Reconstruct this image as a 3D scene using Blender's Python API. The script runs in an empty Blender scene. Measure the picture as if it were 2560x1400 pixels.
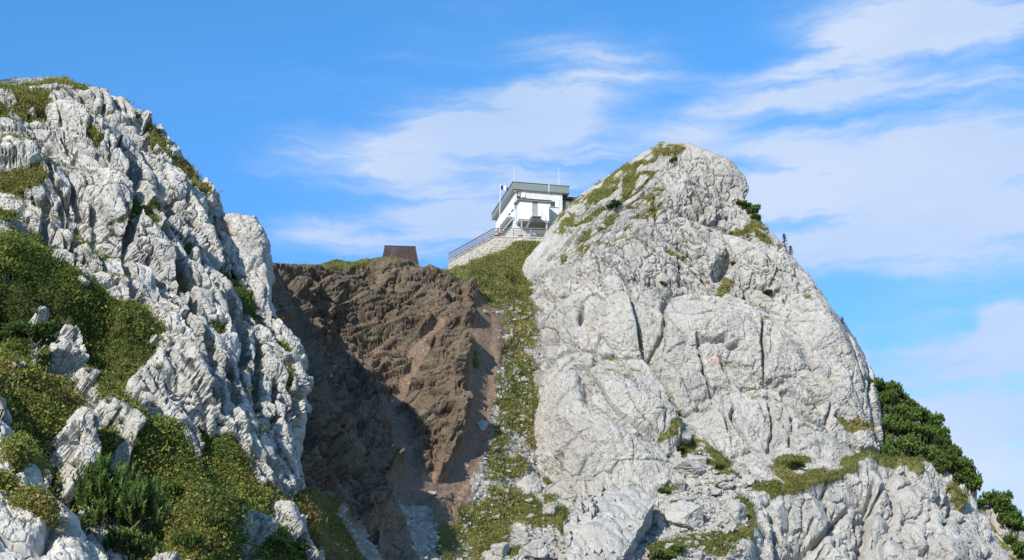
import bpy, math
import numpy as np

# ------------------------------------------------------------------ camera, sky, sun, exposure
SC = bpy.context.scene
COL = SC.collection
FPX, PITCH = 3517.0, math.radians(15)          # focal length for a 2560 px wide frame
FW = np.array([0, math.cos(PITCH), math.sin(PITCH)])
UP = np.array([0, -math.sin(PITCH), math.cos(PITCH)])

cam = bpy.data.cameras.new('camera')
cam.sensor_width = 36.0
cam.lens = 36.0 * FPX / 2560.0
cam.clip_start, cam.clip_end = 0.5, 8000
camo = bpy.data.objects.new('camera', cam)
camo.rotation_euler = (math.radians(90) + PITCH, 0, 0)
COL.objects.link(camo)
SC.camera = camo

TOSUN = np.array([-0.42, -0.80, 0.43]); TOSUN /= np.linalg.norm(TOSUN)
SUN_EL = math.asin(TOSUN[2]); SUN_AZ = math.atan2(TOSUN[0], TOSUN[1])
sun = bpy.data.lights.new('sun', 'SUN')
sun.energy = 5.0; sun.angle = math.radians(0.53); sun.color = (1.0, 0.945, 0.85)
suno = bpy.data.objects.new('sun', sun)
from mathutils import Vector
suno.rotation_euler = Vector(-TOSUN).to_track_quat('-Z', 'Y').to_euler()
COL.objects.link(suno)

SC.view_settings.view_transform = 'Standard'
SC.view_settings.look = 'None'
SC.view_settings.exposure = 0.25
SC.view_settings.gamma = 1.0
SC.cycles.max_bounces = 4; SC.cycles.diffuse_bounces = 2; SC.cycles.glossy_bounces = 2; SC.cycles.transmission_bounces = 2


class NT:
    """small helper to write node trees"""
    def __init__(s, tree):
        s.t = tree; s.n = tree.nodes; s.l = tree.links; s.n.clear()

    def put(s, sock, v):
        if isinstance(v, bpy.types.NodeSocket): s.l.new(v, sock)
        else: sock.default_value = v

    def node(s, typ, **kw):
        nd = s.n.new(typ)
        for k, v in kw.items(): setattr(nd, k, v)
        return nd

    def math(s, op, a, b=0.0, c=None, clamp=False):
        nd = s.node('ShaderNodeMath', operation=op, use_clamp=clamp)
        s.put(nd.inputs[0], a); s.put(nd.inputs[1], b)
        if c is not None: s.put(nd.inputs[2], c)
        return nd.outputs[0]

    def mix(s, fac, a, b, blend='MIX'):
        nd = s.node('ShaderNodeMix', data_type='RGBA', blend_type=blend)
        s.put(nd.inputs[0], fac); s.put(nd.inputs[6], a); s.put(nd.inputs[7], b)
        return nd.outputs[2]

    def ramp(s, fac, a, b):
        nd = s.node('ShaderNodeMapRange'); nd.clamp = True; nd.interpolation_type = 'SMOOTHSTEP'
        s.put(nd.inputs[0], fac); nd.inputs[1].default_value = a; nd.inputs[2].default_value = b
        return nd.outputs[0]

    def noise(s, vec, scale, detail=4.0, rough=0.55, dist=0.0):
        nd = s.node('ShaderNodeTexNoise')
        if vec is not None: s.put(nd.inputs['Vector'], vec)
        nd.inputs['Scale'].default_value = scale; nd.inputs['Detail'].default_value = detail
        nd.inputs['Roughness'].default_value = rough; nd.inputs['Distortion'].default_value = dist
        return nd.outputs['Fac']


def c4(*c): return (c[0], c[1], c[2], 1.0)


# ---- world: physical sky, with wisps of high cloud placed by compass direction and height
W = bpy.data.worlds.new('World'); SC.world = W; W.use_nodes = True
W.cycles.sampling_method = 'MANUAL'; W.cycles.sample_map_resolution = 256
g = NT(W.node_tree)
out = g.node('ShaderNodeOutputWorld'); bg = g.node('ShaderNodeBackground')
g.l.new(bg.outputs[0], out.inputs[0])
sky = g.node('ShaderNodeTexSky'); sky.sky_type = 'NISHITA'; sky.sun_disc = False
sky.sun_elevation = SUN_EL; sky.sun_rotation = SUN_AZ
sky.altitude = 1600; sky.air_density = 1.0; sky.dust_density = 0.3; sky.ozone_density = 2.5
SKY_STRENGTH = 0.15
tc = g.node('ShaderNodeTexCoord')
sep = g.node('ShaderNodeSeparateXYZ'); g.l.new(tc.outputs['Generated'], sep.inputs[0])
az = g.math('ARCTAN2', sep.outputs[0], sep.outputs[1])
el = g.math('ARCSINE', sep.outputs[2])
comb = g.node('ShaderNodeCombineXYZ'); g.put(comb.inputs[0], az); g.put(comb.inputs[1], el)


def ang(px, py):
    d = np.array([1., 0, 0]) * (px - 1280) / FPX + UP * (700 - py) / FPX + FW
    d /= np.linalg.norm(d)
    return math.atan2(d[0], d[1]), math.asin(d[2])


# wispy distortion of the coordinates
dn = g.node('ShaderNodeTexNoise'); g.put(dn.inputs['Vector'], comb.outputs[0])
dn.inputs['Scale'].default_value = 14; dn.inputs['Detail'].default_value = 5; dn.inputs['Roughness'].default_value = 0.6
vm = g.node('ShaderNodeVectorMath', operation='SUBTRACT'); g.l.new(dn.outputs['Color'], vm.inputs[0]); vm.inputs[1].default_value = (.5, .5, .5)
vs = g.node('ShaderNodeVectorMath', operation='SCALE'); g.l.new(vm.outputs[0], vs.inputs[0]); vs.inputs['Scale'].default_value = 0.028
va = g.node('ShaderNodeVectorMath', operation='ADD'); g.l.new(comb.outputs[0], va.inputs[0]); g.l.new(vs.outputs[0], va.inputs[1])
sp = g.node('ShaderNodeSeparateXYZ'); g.l.new(va.outputs[0], sp.inputs[0])
U_, V_ = sp.outputs[0], sp.outputs[1]
STREAKS = [  # x0, y0, x1, y1, half width px, weight
    (620, 380, 1060, 405, 55, .75), (880, 390, 1640, 170, 65, .62), (1050, 330, 1500, 260, 60, .30),
    (690, 590, 1330, 565, 42, .9), (1000, 520, 1460, 440, 90, .55), (1150, 380, 1800, 400, 60, .25),
    (1680, 300, 2150, 150, 55, .62), (2000, 190, 2700, -40, 95, .80), (1900, 40, 2700, 20, 60, .35),
    (1950, 270, 2700, 170, 40, .45),
    (1800, 440, 2700, 330, 85, 1.0), (1850, 560, 2700, 470, 100, 1.05), (2000, 655, 2700, 560, 45, .8),
    (2150, 745, 2700, 650, 38, .42), (2080, 830, 2500, 770, 26, .30),
    (2450, 810, 2580, 795, 38, 1.1), (2250, 905, 2800, 860, 48, .95), (2050, 880, 2160, 900, 50, .55), (2150, 990, 2800, 960, 85, 1.05),
    (2150, 1120, 2800, 1100, 60, .8), (2150, 1260, 2900, 1240, 80, .8), (900, 120, 1500, 60, 90, .14), (200, 200, 900, 240, 70, .12),
    (1250, 180, 1650, 120, 50, .22), (1000, 420, 1800, 330, 220, .28)]
dens = None
for x0, y0, x1, y1, w, op in STREAKS:
    a0, e0 = ang(x0, y0); a1, e1 = ang(x1, y1)
    L = math.hypot(a1 - a0, e1 - e0); ca, sa = (a1 - a0) / L, (e1 - e0) / L
    wr = w / FPX
    du = g.math('SUBTRACT', U_, (a0 + a1) / 2); dv = g.math('SUBTRACT', V_, (e0 + e1) / 2)
    t = g.math('ADD', g.math('MULTIPLY', du, ca / (L * .5)), g.math('MULTIPLY', dv, sa / (L * .5)))
    n = g.math('ADD', g.math('MULTIPLY', du, -sa / wr), g.math('MULTIPLY', dv, ca / wr))
    t2 = g.math('MULTIPLY', t, t); t4 = g.math('MULTIPLY', t2, t2)
    r = g.math('ADD', t4, g.math('MULTIPLY', n, n))
    v = g.math('MULTIPLY', g.math('EXPONENT', g.math('MULTIPLY', r, -0.9)), op)
    dens = v if dens is None else g.math('ADD', dens, v)
# streaky texture along the wind, everywhere in the sky
mp = g.node('ShaderNodeMapping'); mp.inputs['Rotation'].default_value = (0, 0, math.radians(-18)); mp.inputs['Scale'].default_value = (6.5, 42, 1)
g.l.new(va.outputs[0], mp.inputs[0])
tex = g.noise(mp.outputs[0], 1.0, 6, 0.58, 0.15)
mp2 = g.node('ShaderNodeMapping'); mp2.inputs['Rotation'].default_value = (0, 0, math.radians(-16)); mp2.inputs['Scale'].default_value = (3, 8, 1)
g.l.new(va.outputs[0], mp2.inputs[0])
tex2 = g.noise(mp2.outputs[0], 1.0, 5, 0.5)
# far from the view the same kind of cloud carries on, from noise alone
aw, ew = ang(1280, 700)
farm = g.ramp(g.math('ABSOLUTE', az), 0.42, 0.6)
farm = g.math('MAXIMUM', farm, g.ramp(el, 0.50, 0.65))
dens = g.math('ADD', dens, g.math('MULTIPLY', farm, g.math('MULTIPLY', g.ramp(tex2, .42, .68), .5)))
cov = g.math('MULTIPLY', dens, g.math('ADD', g.math('MULTIPLY', g.ramp(tex, .28, .72), 1.15), 0.30))
cov = g.math('ADD', cov, g.math('MULTIPLY', g.ramp(tex, .48, .8), .10))
cov = g.math('MINIMUM', g.ramp(cov, 0.02, 0.98), 0.9)
hs = g.node('ShaderNodeHueSaturation'); hs.inputs['Saturation'].default_value = 1.12; hs.inputs['Value'].default_value = 1.0
g.l.new(sky.outputs[0], hs.inputs['Color'])
k = 1.0 / SKY_STRENGTH / 2 ** SC.view_settings.exposure
skyc = g.mix(1.0, hs.outputs[0], g.mix(g.ramp(el, .14, .46), c4(.64, .86, 1.14), c4(0.70, 1.19, 1.36)), 'MULTIPLY')
cloud = g.mix(g.ramp(tex2, .3, .7), c4(.50 * k, .66 * k, .94 * k), c4(.69 * k, .79 * k, .965 * k))
g.put(bg.inputs[0], g.mix(cov, skyc, cloud)); bg.inputs[1].default_value = SKY_STRENGTH

# ------------------------------------------------------------------ maths helpers
RNG = np.random.default_rng(7)
PERM = RNG.permutation(256).astype(np.int32); PERM = np.concatenate([PERM, PERM, PERM])
GRAD = RNG.normal(size=(256, 3)).astype(np.float32); GRAD /= np.linalg.norm(GRAD, axis=1)[:, None]
JIT = RNG.random((256, 3)).astype(np.float32)
RV = RNG.normal(size=(256, 3)).astype(np.float32); RV /= np.linalg.norm(RV, axis=1)[:, None]
RO = RNG.random(256).astype(np.float32)


def at(px, py, Y):
    """the point of the place seen at photo pixel (px, py) at distance Y"""
    px, py, Y = np.broadcast_arrays(np.asarray(px, float), np.asarray(py, float), np.asarray(Y, float))
    dx = (px - 1280) / FPX; dv = (700 - py) / FPX
    d = np.stack([dx, UP[1] * dv + FW[1], UP[2] * dv + FW[2]], -1)
    return d * (Y / d[..., 1])[..., None]


def proj(P):
    z = P @ FW
    return 1280 + FPX * P[..., 0] / z, 700 - FPX * (P @ UP) / z


def hidx(ix, iy, iz):
    return PERM[PERM[PERM[ix & 255] + (iy & 255)] + (iz & 255)]


def perlin(P, s=1.0, seed=0):
    Q = (P / s + seed * 17.31).astype(np.float32)
    I = np.floor(Q).astype(np.int32); f = Q - I
    u = f * f * f * (f * (f * 6 - 15) + 10)
    r = []
    for dx in (0, 1):
        for dy in (0, 1):
            for dz in (0, 1):
                G = GRAD[hidx(I[..., 0] + dx, I[..., 1] + dy, I[..., 2] + dz)]
                r.append(G[..., 0] * (f[..., 0] - dx) + G[..., 1] * (f[..., 1] - dy) + G[..., 2] * (f[..., 2] - dz))
    ux, uy, uz = u[..., 0], u[..., 1], u[..., 2]
    a = [r[i] + (r[i + 1] - r[i]) * uz for i in (0, 2, 4, 6)]
    b = [a[0] + (a[1] - a[0]) * uy, a[2] + (a[3] - a[2]) * uy]
    return (b[0] + (b[1] - b[0]) * ux) * 1.6


def fbm(P, s, seed=0, n=4, gain=0.5):
    o = 0; a = 1.0
    for i in range(n):
        o = o + a * perlin(P, s * 0.5 ** i, seed + i * 3); a *= gain
    return o


def ridged(P, s, seed=0, n=4, gain=0.5):
    o = 0; a = 1.0
    for i in range(n):
        o = o + a * (1 - 2.2 * np.abs(perlin(P, s * 0.5 ** i, seed + i * 3))); a *= gain
    return o


def warp(P, s, amp, seed=0):
    return P + amp * np.stack([perlin(P, s, seed), perlin(P, s, seed + 11), perlin(P, s, seed + 23)], -1)


def cells(P, s, seed=0):
    Q = (P / s + seed * 9.7).astype(np.float32)
    I = np.floor(Q).astype(np.int32); f = Q - I
    n = Q.shape[:-1]
    F1 = np.full(n, 9., np.float32); F2 = np.full(n, 9., np.float32)
    ID = np.zeros(n, np.int32); V = np.zeros(Q.shape, np.float32)
    for dx in (-1, 0, 1):
        for dy in (-1, 0, 1):
            for dz in (-1, 0, 1):
                h = hidx(I[..., 0] + dx, I[..., 1] + dy, I[..., 2] + dz)
                v = f - (JIT[h] * 0.9 + np.array([dx, dy, dz], np.float32))
                d = v[..., 0] ** 2 + v[..., 1] ** 2 + v[..., 2] ** 2
                m = d < F1
                F2 = np.where(m, F1, np.minimum(F2, d)); F1 = np.where(m, d, F1)
                ID = np.where(m, h, ID); V = np.where(m[..., None], v, V)
    return np.sqrt(F1), np.sqrt(F2), ID, V


JN = np.array([(.93, .28, .22), (-.25, .94, .22), (.12, -.30, .95)], np.float32)


def facet(P, s, seed=0, tilt=1.0, off=0.7, crack=0.35, cw=0.10, a=1.9, flat=.22):
    """jointed rock: upper envelope of flat-topped tilted blocks cut along three joint directions; about -.6..1"""
    Q = (P / s + seed * 9.7).astype(np.float32)
    I = np.floor(Q).astype(np.int32); f = Q - I
    n = Q.shape[:-1]
    M1 = np.full(n, -9., np.float32); M2 = np.full(n, -9., np.float32)
    fn = [np.ascontiguousarray(f @ JN[k]) for k in range(3)]
    T = (RV * (tilt * .55)).astype(np.float32); O = (off * (RO - .5) * 1.2).astype(np.float32)
    fx, fy, fz = [np.ascontiguousarray(f[..., i]) for i in range(3)]
    hx = [PERM[(I[..., 0] + d) & 255] for d in (-1, 0, 1)]
    iy = [(I[..., 1] + d) & 255 for d in (-1, 0, 1)]; iz = [(I[..., 2] + d) & 255 for d in (-1, 0, 1)]
    for dx in (-1, 0, 1):
        for dy in (-1, 0, 1):
            hy = PERM[hx[dx + 1] + iy[dy + 1]]
            for dz in (-1, 0, 1):
                h = PERM[hy + iz[dz + 1]]
                C = JIT * np.float32(.9) + np.array([dx, dy, dz], np.float32)      # block centres, one per hash value
                CN = C @ JN.T; K = O - (T * C).sum(1)
                nm = np.maximum(np.maximum(np.abs(fn[0] - CN[:, 0][h]), np.abs(fn[1] - CN[:, 1][h])), np.abs(fn[2] - CN[:, 2][h]))
                t = T[h]
                v = K[h] + fx * t[..., 0] + fy * t[..., 1] + fz * t[..., 2] - a * np.maximum(nm - flat, 0)
                M2 = np.maximum(M2, np.minimum(M1, v)); M1 = np.maximum(M1, v)
    return (M1 - .2 - crack * np.exp(-((M1 - M2) / cw) ** 2)) * 1.25


def sstep(x, a, b):
    t = np.clip((x - a) / (b - a), 0, 1); return t * t * (3 - 2 * t)


def tps(pts):
    pts = np.array(pts, float)
    X = pts[:, :2] / 500; v = pts[:, 2]; n = len(X)
    d = np.linalg.norm(X[:, None] - X[None], axis=2)
    K = np.where(d > 0, d * d * np.log(d + 1e-9), 0) + np.eye(n) * 0.004
    A = np.zeros((n + 3, n + 3)); A[:n, :n] = K; A[:n, n] = 1; A[:n, n + 1:] = X; A[n, :n] = 1; A[n + 1:, :n] = X.T
    w = np.linalg.solve(A, np.concatenate([v, np.zeros(3)]))

    def f(px, py):
        x = np.asarray(px, float) / 500; y = np.asarray(py, float) / 500
        o = w[n] + w[n + 1] * x + w[n + 2] * y
        for i in range(n):
            d2 = (x - X[i, 0]) ** 2 + (y - X[i, 1]) ** 2
            o = o + w[i] * 0.5 * d2 * np.log(d2 + 1e-12)
        return o
    return f


def curve(pts):
    p = np.array(pts, float)
    return lambda t: np.interp(t, p[:, 0], p[:, 1])


def sdist(px, py, pts):
    """distance to a polyline in photo pixels, and side (+ right of its direction)"""
    best = np.full(px.shape, 1e9); side = np.zeros(px.shape)
    for (x0, y0), (x1, y1) in zip(pts[:-1], pts[1:]):
        dx, dy = x1 - x0, y1 - y0; L2 = dx * dx + dy * dy + 1e-9
        t = np.clip(((px - x0) * dx + (py - y0) * dy) / L2, 0, 1)
        d = np.hypot(px - x0 - t * dx, py - y0 - t * dy)
        s = np.sign(dx * (py - y0) - dy * (px - x0))
        m = d < best
        best = np.where(m, d, best); side = np.where(m, s, side)
    return best, side


def strokes(px, py, lst):
    """union of soft strokes: each ((x,y)...), half width"""
    o = np.zeros(px.shape)
    for pts, w in lst:
        if len(pts) == 1: pts = [pts[0], (pts[0][0] + .1, pts[0][1])]
        d, _ = sdist(px, py, pts)
        o = np.maximum(o, 1 - sstep(d, w * .55, w * 1.35))
    return o


def inside(px, py, poly):
    r = np.zeros(px.shape, bool); n = len(poly)
    for i in range(n):
        x0, y0 = poly[i]; x1, y1 = poly[(i + 1) % n]
        c = ((y0 > py) != (y1 > py)) & (px < (x1 - x0) * (py - y0) / (y1 - y0 + 1e-9) + x0)
        r ^= c
    return r


# ------------------------------------------------------------------ mesh helpers
def tag(o, label=None, cat=None, group=None, kind=None):
    if label: o['label'] = label
    if cat: o['category'] = cat
    if group: o['group'] = group
    if kind: o['kind'] = kind
    return o


def mesh_np(name, V, F, mat=None, smooth=False, cols=None):
    """V (n,3); F (m,k) one polygon size"""
    V = np.ascontiguousarray(V, np.float32); F = np.ascontiguousarray(F, np.int32)
    me = bpy.data.meshes.new(name)
    m, kk = F.shape
    me.vertices.add(len(V)); me.vertices.foreach_set('co', V.ravel())
    me.loops.add(m * kk); me.loops.foreach_set('vertex_index', F.ravel())
    me.polygons.add(m)
    me.polygons.foreach_set('loop_start', np.arange(0, m * kk, kk, dtype=np.int32))
    me.polygons.foreach_set('loop_total', np.full(m, kk, np.int32))
    me.polygons.foreach_set('use_smooth', np.full(m, smooth))
    me.update(calc_edges=True)
    if cols is not None:
        a = me.color_attributes.new('mask', 'FLOAT_COLOR', 'POINT')
        a.data.foreach_set('color', np.ascontiguousarray(cols, np.float32).ravel())
    if mat: me.materials.append(mat)
    return me


def obj(name, me, parent=None, loc=None):
    o = bpy.data.objects.new(name, me); COL.objects.link(o)
    if parent: o.parent = parent
    if loc is not None: o.location = loc
    return o


def empty(name, loc, rz=0.0):
    o = bpy.data.objects.new(name, None); COL.objects.link(o)
    o.location = loc; o.rotation_euler = (0, 0, rz); o.empty_display_size = .3
    return o


BOXF = [(0, 3, 2, 1), (4, 5, 6, 7), (0, 1, 5, 4), (1, 2, 6, 5), (2, 3, 7, 6), (3, 0, 4, 7)]


def boxes_mesh(name, lst, mat):
    """several boxes of ONE part: each (x0,x1,y0,y1,z0,z1)"""
    V = []; F = []
    for x0, x1, y0, y1, z0, z1 in lst:
        b = len(V)
        V += [(x0, y0, z0), (x1, y0, z0), (x1, y1, z0), (x0, y1, z0), (x0, y0, z1), (x1, y0, z1), (x1, y1, z1), (x0, y1, z1)]
        F += [tuple(b + i for i in f) for f in BOXF]
    return mesh_np(name, np.array(V), np.array(F), mat)


def box(name, parent, mat, *b):
    return obj(name, boxes_mesh(name, [b], mat), parent)


def hexa(name, parent, mat, corners):
    """a box by its 8 corners (4 low, 4 high)"""
    return obj(name, mesh_np(name, np.array(corners, float), np.array(BOXF), mat), parent)


def tube_np(p0, p1, r0, r1, n=8):
    p0 = np.array(p0, float); p1 = np.array(p1, float); d = p1 - p0; d /= np.linalg.norm(d) + 1e-9
    a = np.cross(d, [0, 0, 1.] if abs(d[2]) < .9 else [1., 0, 0]); a /= np.linalg.norm(a); b = np.cross(d, a)
    t = np.arange(n) * 2 * math.pi / n
    ring = np.cos(t)[:, None] * a + np.sin(t)[:, None] * b
    V = np.concatenate([p0 + ring * r0, p1 + ring * r1])
    i = np.arange(n); j = (i + 1) % n
    return V, np.stack([i, j, j + n, i + n], 1)


def tubes(name, parent, mat, segs, n=8):
    V = []; F = []; b = 0
    for s in segs:
        v, f = tube_np(*s, n=n); V.append(v); F.append(f + b); b += len(v)
    return obj(name, mesh_np(name, np.concatenate(V), np.concatenate(F), mat, True), parent)


# ------------------------------------------------------------------ materials
def new_mat(name):
    m = bpy.data.materials.new(name); m.use_nodes = True
    t = NT(m.node_tree)
    o = t.node('ShaderNodeOutputMaterial'); p = t.node('ShaderNodeBsdfPrincipled')
    t.l.new(p.outputs[0], o.inputs[0]); p.inputs['Specular IOR Level'].default_value = 0.25
    return m, t, p


def plain(name, col, rough=0.7, var=0.12, scale=6.0, metal=0.0, bump=0.0):
    m, t, p = new_mat(name)
    co = t.node('ShaderNodeTexCoord').outputs['Object']
    n = t.noise(co, scale, 5, .6)
    a = c4(*[c * (1 - var) for c in col]); b = c4(*[min(1, c * (1 + var)) for c in col])
    t.put(p.inputs['Base Color'], t.mix(t.ramp(n, .3, .7), a, b))
    p.inputs['Roughness'].default_value = rough; p.inputs['Metallic'].default_value = metal
    if bump:
        b = t.node('ShaderNodeBump'); b.inputs['Strength'].default_value = bump; b.inputs['Distance'].default_value = .02
        t.put(b.inputs['Height'], t.noise(co, scale * 4, 4)); t.l.new(b.outputs[0], p.inputs['Normal'])
    return m


def rock_mat(name, light, dark, warm, soil_a, soil_b, grass_a, grass_b, bump=0.5, rockscale=1.0, red=None, wamt=.45, stain=((.36, .20, .12), (.46, .34, .24))):
    """mask: R grass/turf, G warm stain, B bare soil"""
    m, t, p = new_mat(name)
    co = t.node('ShaderNodeTexCoord').outputs['Object']
    at_ = t.node('ShaderNodeAttribute'); at_.attribute_name = 'mask'
    s = t.node('ShaderNodeSeparateColor'); t.l.new(at_.outputs['Color'], s.inputs[0])
    n1 = t.noise(co, .25 * rockscale, 4, .6, .3); n2 = t.noise(co, 1.6 * rockscale, 5, .65); n3 = t.noise(co, 7 * rockscale, 2, .6)
    mpn = t.node('ShaderNodeMapping'); mpn.inputs['Scale'].default_value = (1.6, 1.6, .22); t.l.new(co, mpn.inputs[0])
    n4 = t.noise(mpn.outputs[0], .8 * rockscale, 4, .6)      # rain streaks
    mid = tuple((a + b) / 2 for a, b in zip(light, dark))
    rock = t.mix(t.ramp(n1, .32, .66), c4(*mid), c4(*light))
    rock = t.mix(t.math('MULTIPLY', t.ramp(n2, .50, .74), .75), rock, c4(*dark))
    rock = t.mix(t.math('MULTIPLY', t.ramp(n4, .50, .72), .6), rock, c4(*dark))
    rock = t.mix(t.math('MULTIPLY', t.ramp(n3, .55, .8), .4), rock, c4(*[c * .7 for c in dark]))
    rock = t.mix(t.math('MULTIPLY', t.ramp(t.noise(co, .5, 5, .62), .5 if wamt > .5 else .56, .7), wamt), rock, c4(*warm))
    if red: rock = t.mix(t.math('MULTIPLY', t.ramp(t.noise(co, .22, 5, .65, .5), .52, .68), .7), rock, c4(*red))
    soil = t.mix(t.ramp(n2, .35, .65), c4(*soil_a), c4(*soil_b))
    soil = t.mix(t.math('MULTIPLY', t.ramp(n3, .5, .75), .4), soil, c4(*[c * .6 for c in soil_a]))
    gr = t.mix(t.ramp(n1, .35, .65), c4(*grass_a), c4(*grass_b))
    gr = t.mix(t.ramp(n3, .4, .7), gr, c4(*[c * .55 for c in grass_a]))
    br = t.math('MULTIPLY', t.math('SUBTRACT', t.math('ADD', n2, n3), 1.0), .45)
    base = t.mix(t.ramp(t.math('ADD', s.outputs[2], br), .40, .60), rock, soil)
    base = t.mix(t.ramp(t.math('ADD', s.outputs[1], br), .2, .8), base, t.mix(n2, c4(*stain[0]), c4(*stain[1])))
    base = t.mix(t.ramp(t.math('ADD', s.outputs[0], br), .40, .58), base, gr)
    t.put(p.inputs['Base Color'], base); p.inputs['Roughness'].default_value = .92
    p.inputs['Specular IOR Level'].default_value = .15
    rn = t.node('ShaderNodeTexNoise'); rn.noise_type = 'RIDGED_MULTIFRACTAL'; t.l.new(co, rn.inputs['Vector'])
    rn.inputs['Scale'].default_value = 1.3 * rockscale; rn.inputs['Detail'].default_value = 5; rn.inputs['Roughness'].default_value = .62
    vo = t.node('ShaderNodeTexVoronoi'); vo.feature = 'DISTANCE_TO_EDGE'; vo.inputs['Scale'].default_value = 1.7 * rockscale
    wv = t.node('ShaderNodeVectorMath', operation='ADD'); wn = t.node('ShaderNodeTexNoise'); wn.inputs['Scale'].default_value = 2.0 * rockscale; wn.inputs['Detail'].default_value = 1
    t.l.new(co, wn.inputs['Vector']); t.l.new(co, wv.inputs[0])
    ws = t.node('ShaderNodeVectorMath', operation='SCALE'); t.l.new(wn.outputs['Color'], ws.inputs[0]); ws.inputs['Scale'].default_value = .5 / rockscale
    t.l.new(ws.outputs[0], wv.inputs[1]); t.l.new(wv.outputs[0], vo.inputs['Vector'])
    b1 = t.node('ShaderNodeBump'); b1.inputs['Strength'].default_value = bump; b1.inputs['Distance'].default_value = .22
    t.put(b1.inputs['Height'], t.math('ADD', t.math('MULTIPLY', rn.outputs[0], -.55), t.math('MULTIPLY', t.ramp(vo.outputs['Distance'], 0, .09), .7)))
    t.l.new(b1.outputs[0], p.inputs['Normal'])
    return m


LIME = dict(light=(.50, .478, .432), dark=(.27, .26, .244), warm=(.34, .28, .20))
M_left = rock_mat('limestone_left', soil_a=(.10, .075, .05), soil_b=(.14, .11, .07), grass_a=(.07, .085, .022), grass_b=(.11, .095, .03), bump=.5, **LIME)
M_right = rock_mat('limestone_right', soil_a=(.22, .18, .135), soil_b=(.29, .25, .20), grass_a=(.14, .145, .045), grass_b=(.20, .17, .065), light=(.43, .41, .372), dark=(.25, .243, .228), warm=(.38, .325, .25), bump=.38)
M_brown = rock_mat('brown_shale', light=(.18, .132, .092), dark=(.072, .061, .048), warm=(.135, .13, .08), soil_a=(.19, .13, .09), soil_b=(.24, .17, .12),
                   grass_a=(.11, .125, .036), grass_b=(.18, .155, .058), bump=.6, stain=((.24, .22, .185), (.42, .40, .36)), red=(.15, .092, .064), wamt=.85)
M_boulder = rock_mat('boulder_limestone', soil_a=(.1, .1, .1), soil_b=(.1, .1, .1), grass_a=(.1, .1, .03), grass_b=(.1, .1, .03), rockscale=2.0, light=(.44, .425, .39), dark=(.28, .275, .26), warm=(.40, .345, .27))


def leaf_mat(name):
    m, t, p = new_mat(name)
    a = t.node('ShaderNodeAttribute'); a.attribute_name = 'mask'
    t.l.new(a.outputs['Color'], p.inputs['Base Color'])
    p.inputs['Roughness'].default_value = .75; p.inputs['Specular IOR Level'].default_value = .2
    tr = t.node('ShaderNodeBsdfTranslucent'); t.l.new(a.outputs['Color'], tr.inputs[0])
    mx = t.node('ShaderNodeMixShader'); mx.inputs[0].default_value = .35
    o = [n for n in t.n if n.type == 'OUTPUT_MATERIAL'][0]
    t.l.new(p.outputs[0], mx.inputs[1]); t.l.new(tr.outputs[0], mx.inputs[2]); t.l.new(mx.outputs[0], o.inputs[0])
    return m


M_leaf = leaf_mat('foliage')
M_bark = plain('bark', (.11, .085, .065), .9, .3, 12, bump=.4)
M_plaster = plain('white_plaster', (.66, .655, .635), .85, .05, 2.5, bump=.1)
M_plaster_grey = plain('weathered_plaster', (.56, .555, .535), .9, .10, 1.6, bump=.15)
M_fascia = plain('grey_green_sheet', (.19, .225, .212), .55, .08, 4)
M_darkmetal = plain('dark_metal', (.06, .065, .075), .45, .15, 5)
M_greymetal = plain('grey_metal', (.36, .37, .37), .5, .1, 5)
M_railwood = plain('weathered_rail_wood', (.22, .205, .185), .8, .15, 8)
M_slat = plain('grey_weathered_boards', (.23, .215, .195), .85, .22, 5, bump=.2)
M_roofbrown = plain('dark_brown_roof', (.055, .038, .030), .8, .25, 4)
M_door = plain('grey_door_paint', (.30, .30, .31), .5, .05, 3)
M_white = plain('white_paint', (.80, .80, .79), .5, .03, 3)
M_wood = plain('warm_wood', (.45, .24, .10), .6, .15, 6)
M_red = plain('red_paint', (.42, .06, .06), .5, .1, 5)
M_navy = plain('navy_cloth', (.03, .035, .07), .8, .1, 5)
M_blue = plain('light_blue_tarp', (.42, .50, .62), .6, .12, 5)
M_stonewall = plain('wall_stone', (.42, .385, .33), .92, .22, 1.7, bump=.5)
M_mortar = plain('mortar', (.30, .285, .26), .95, .1, 5)
M_concrete = plain('concrete_coping', (.38, .36, .325), .85, .08, 4)
m, t, p = new_mat('window_glass')
p.inputs['Base Color'].default_value = c4(.03, .07, .11); p.inputs['Roughness'].default_value = .06; p.inputs['Specular IOR Level'].default_value = .9
M_glass = m
m, t, p = new_mat('solar_cells')
p.inputs['Base Color'].default_value = c4(.03, .04, .07); p.inputs['Roughness'].default_value = .15
M_solar = m

# ------------------------------------------------------------------ terrain sheets
SHEETS = {}


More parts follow.
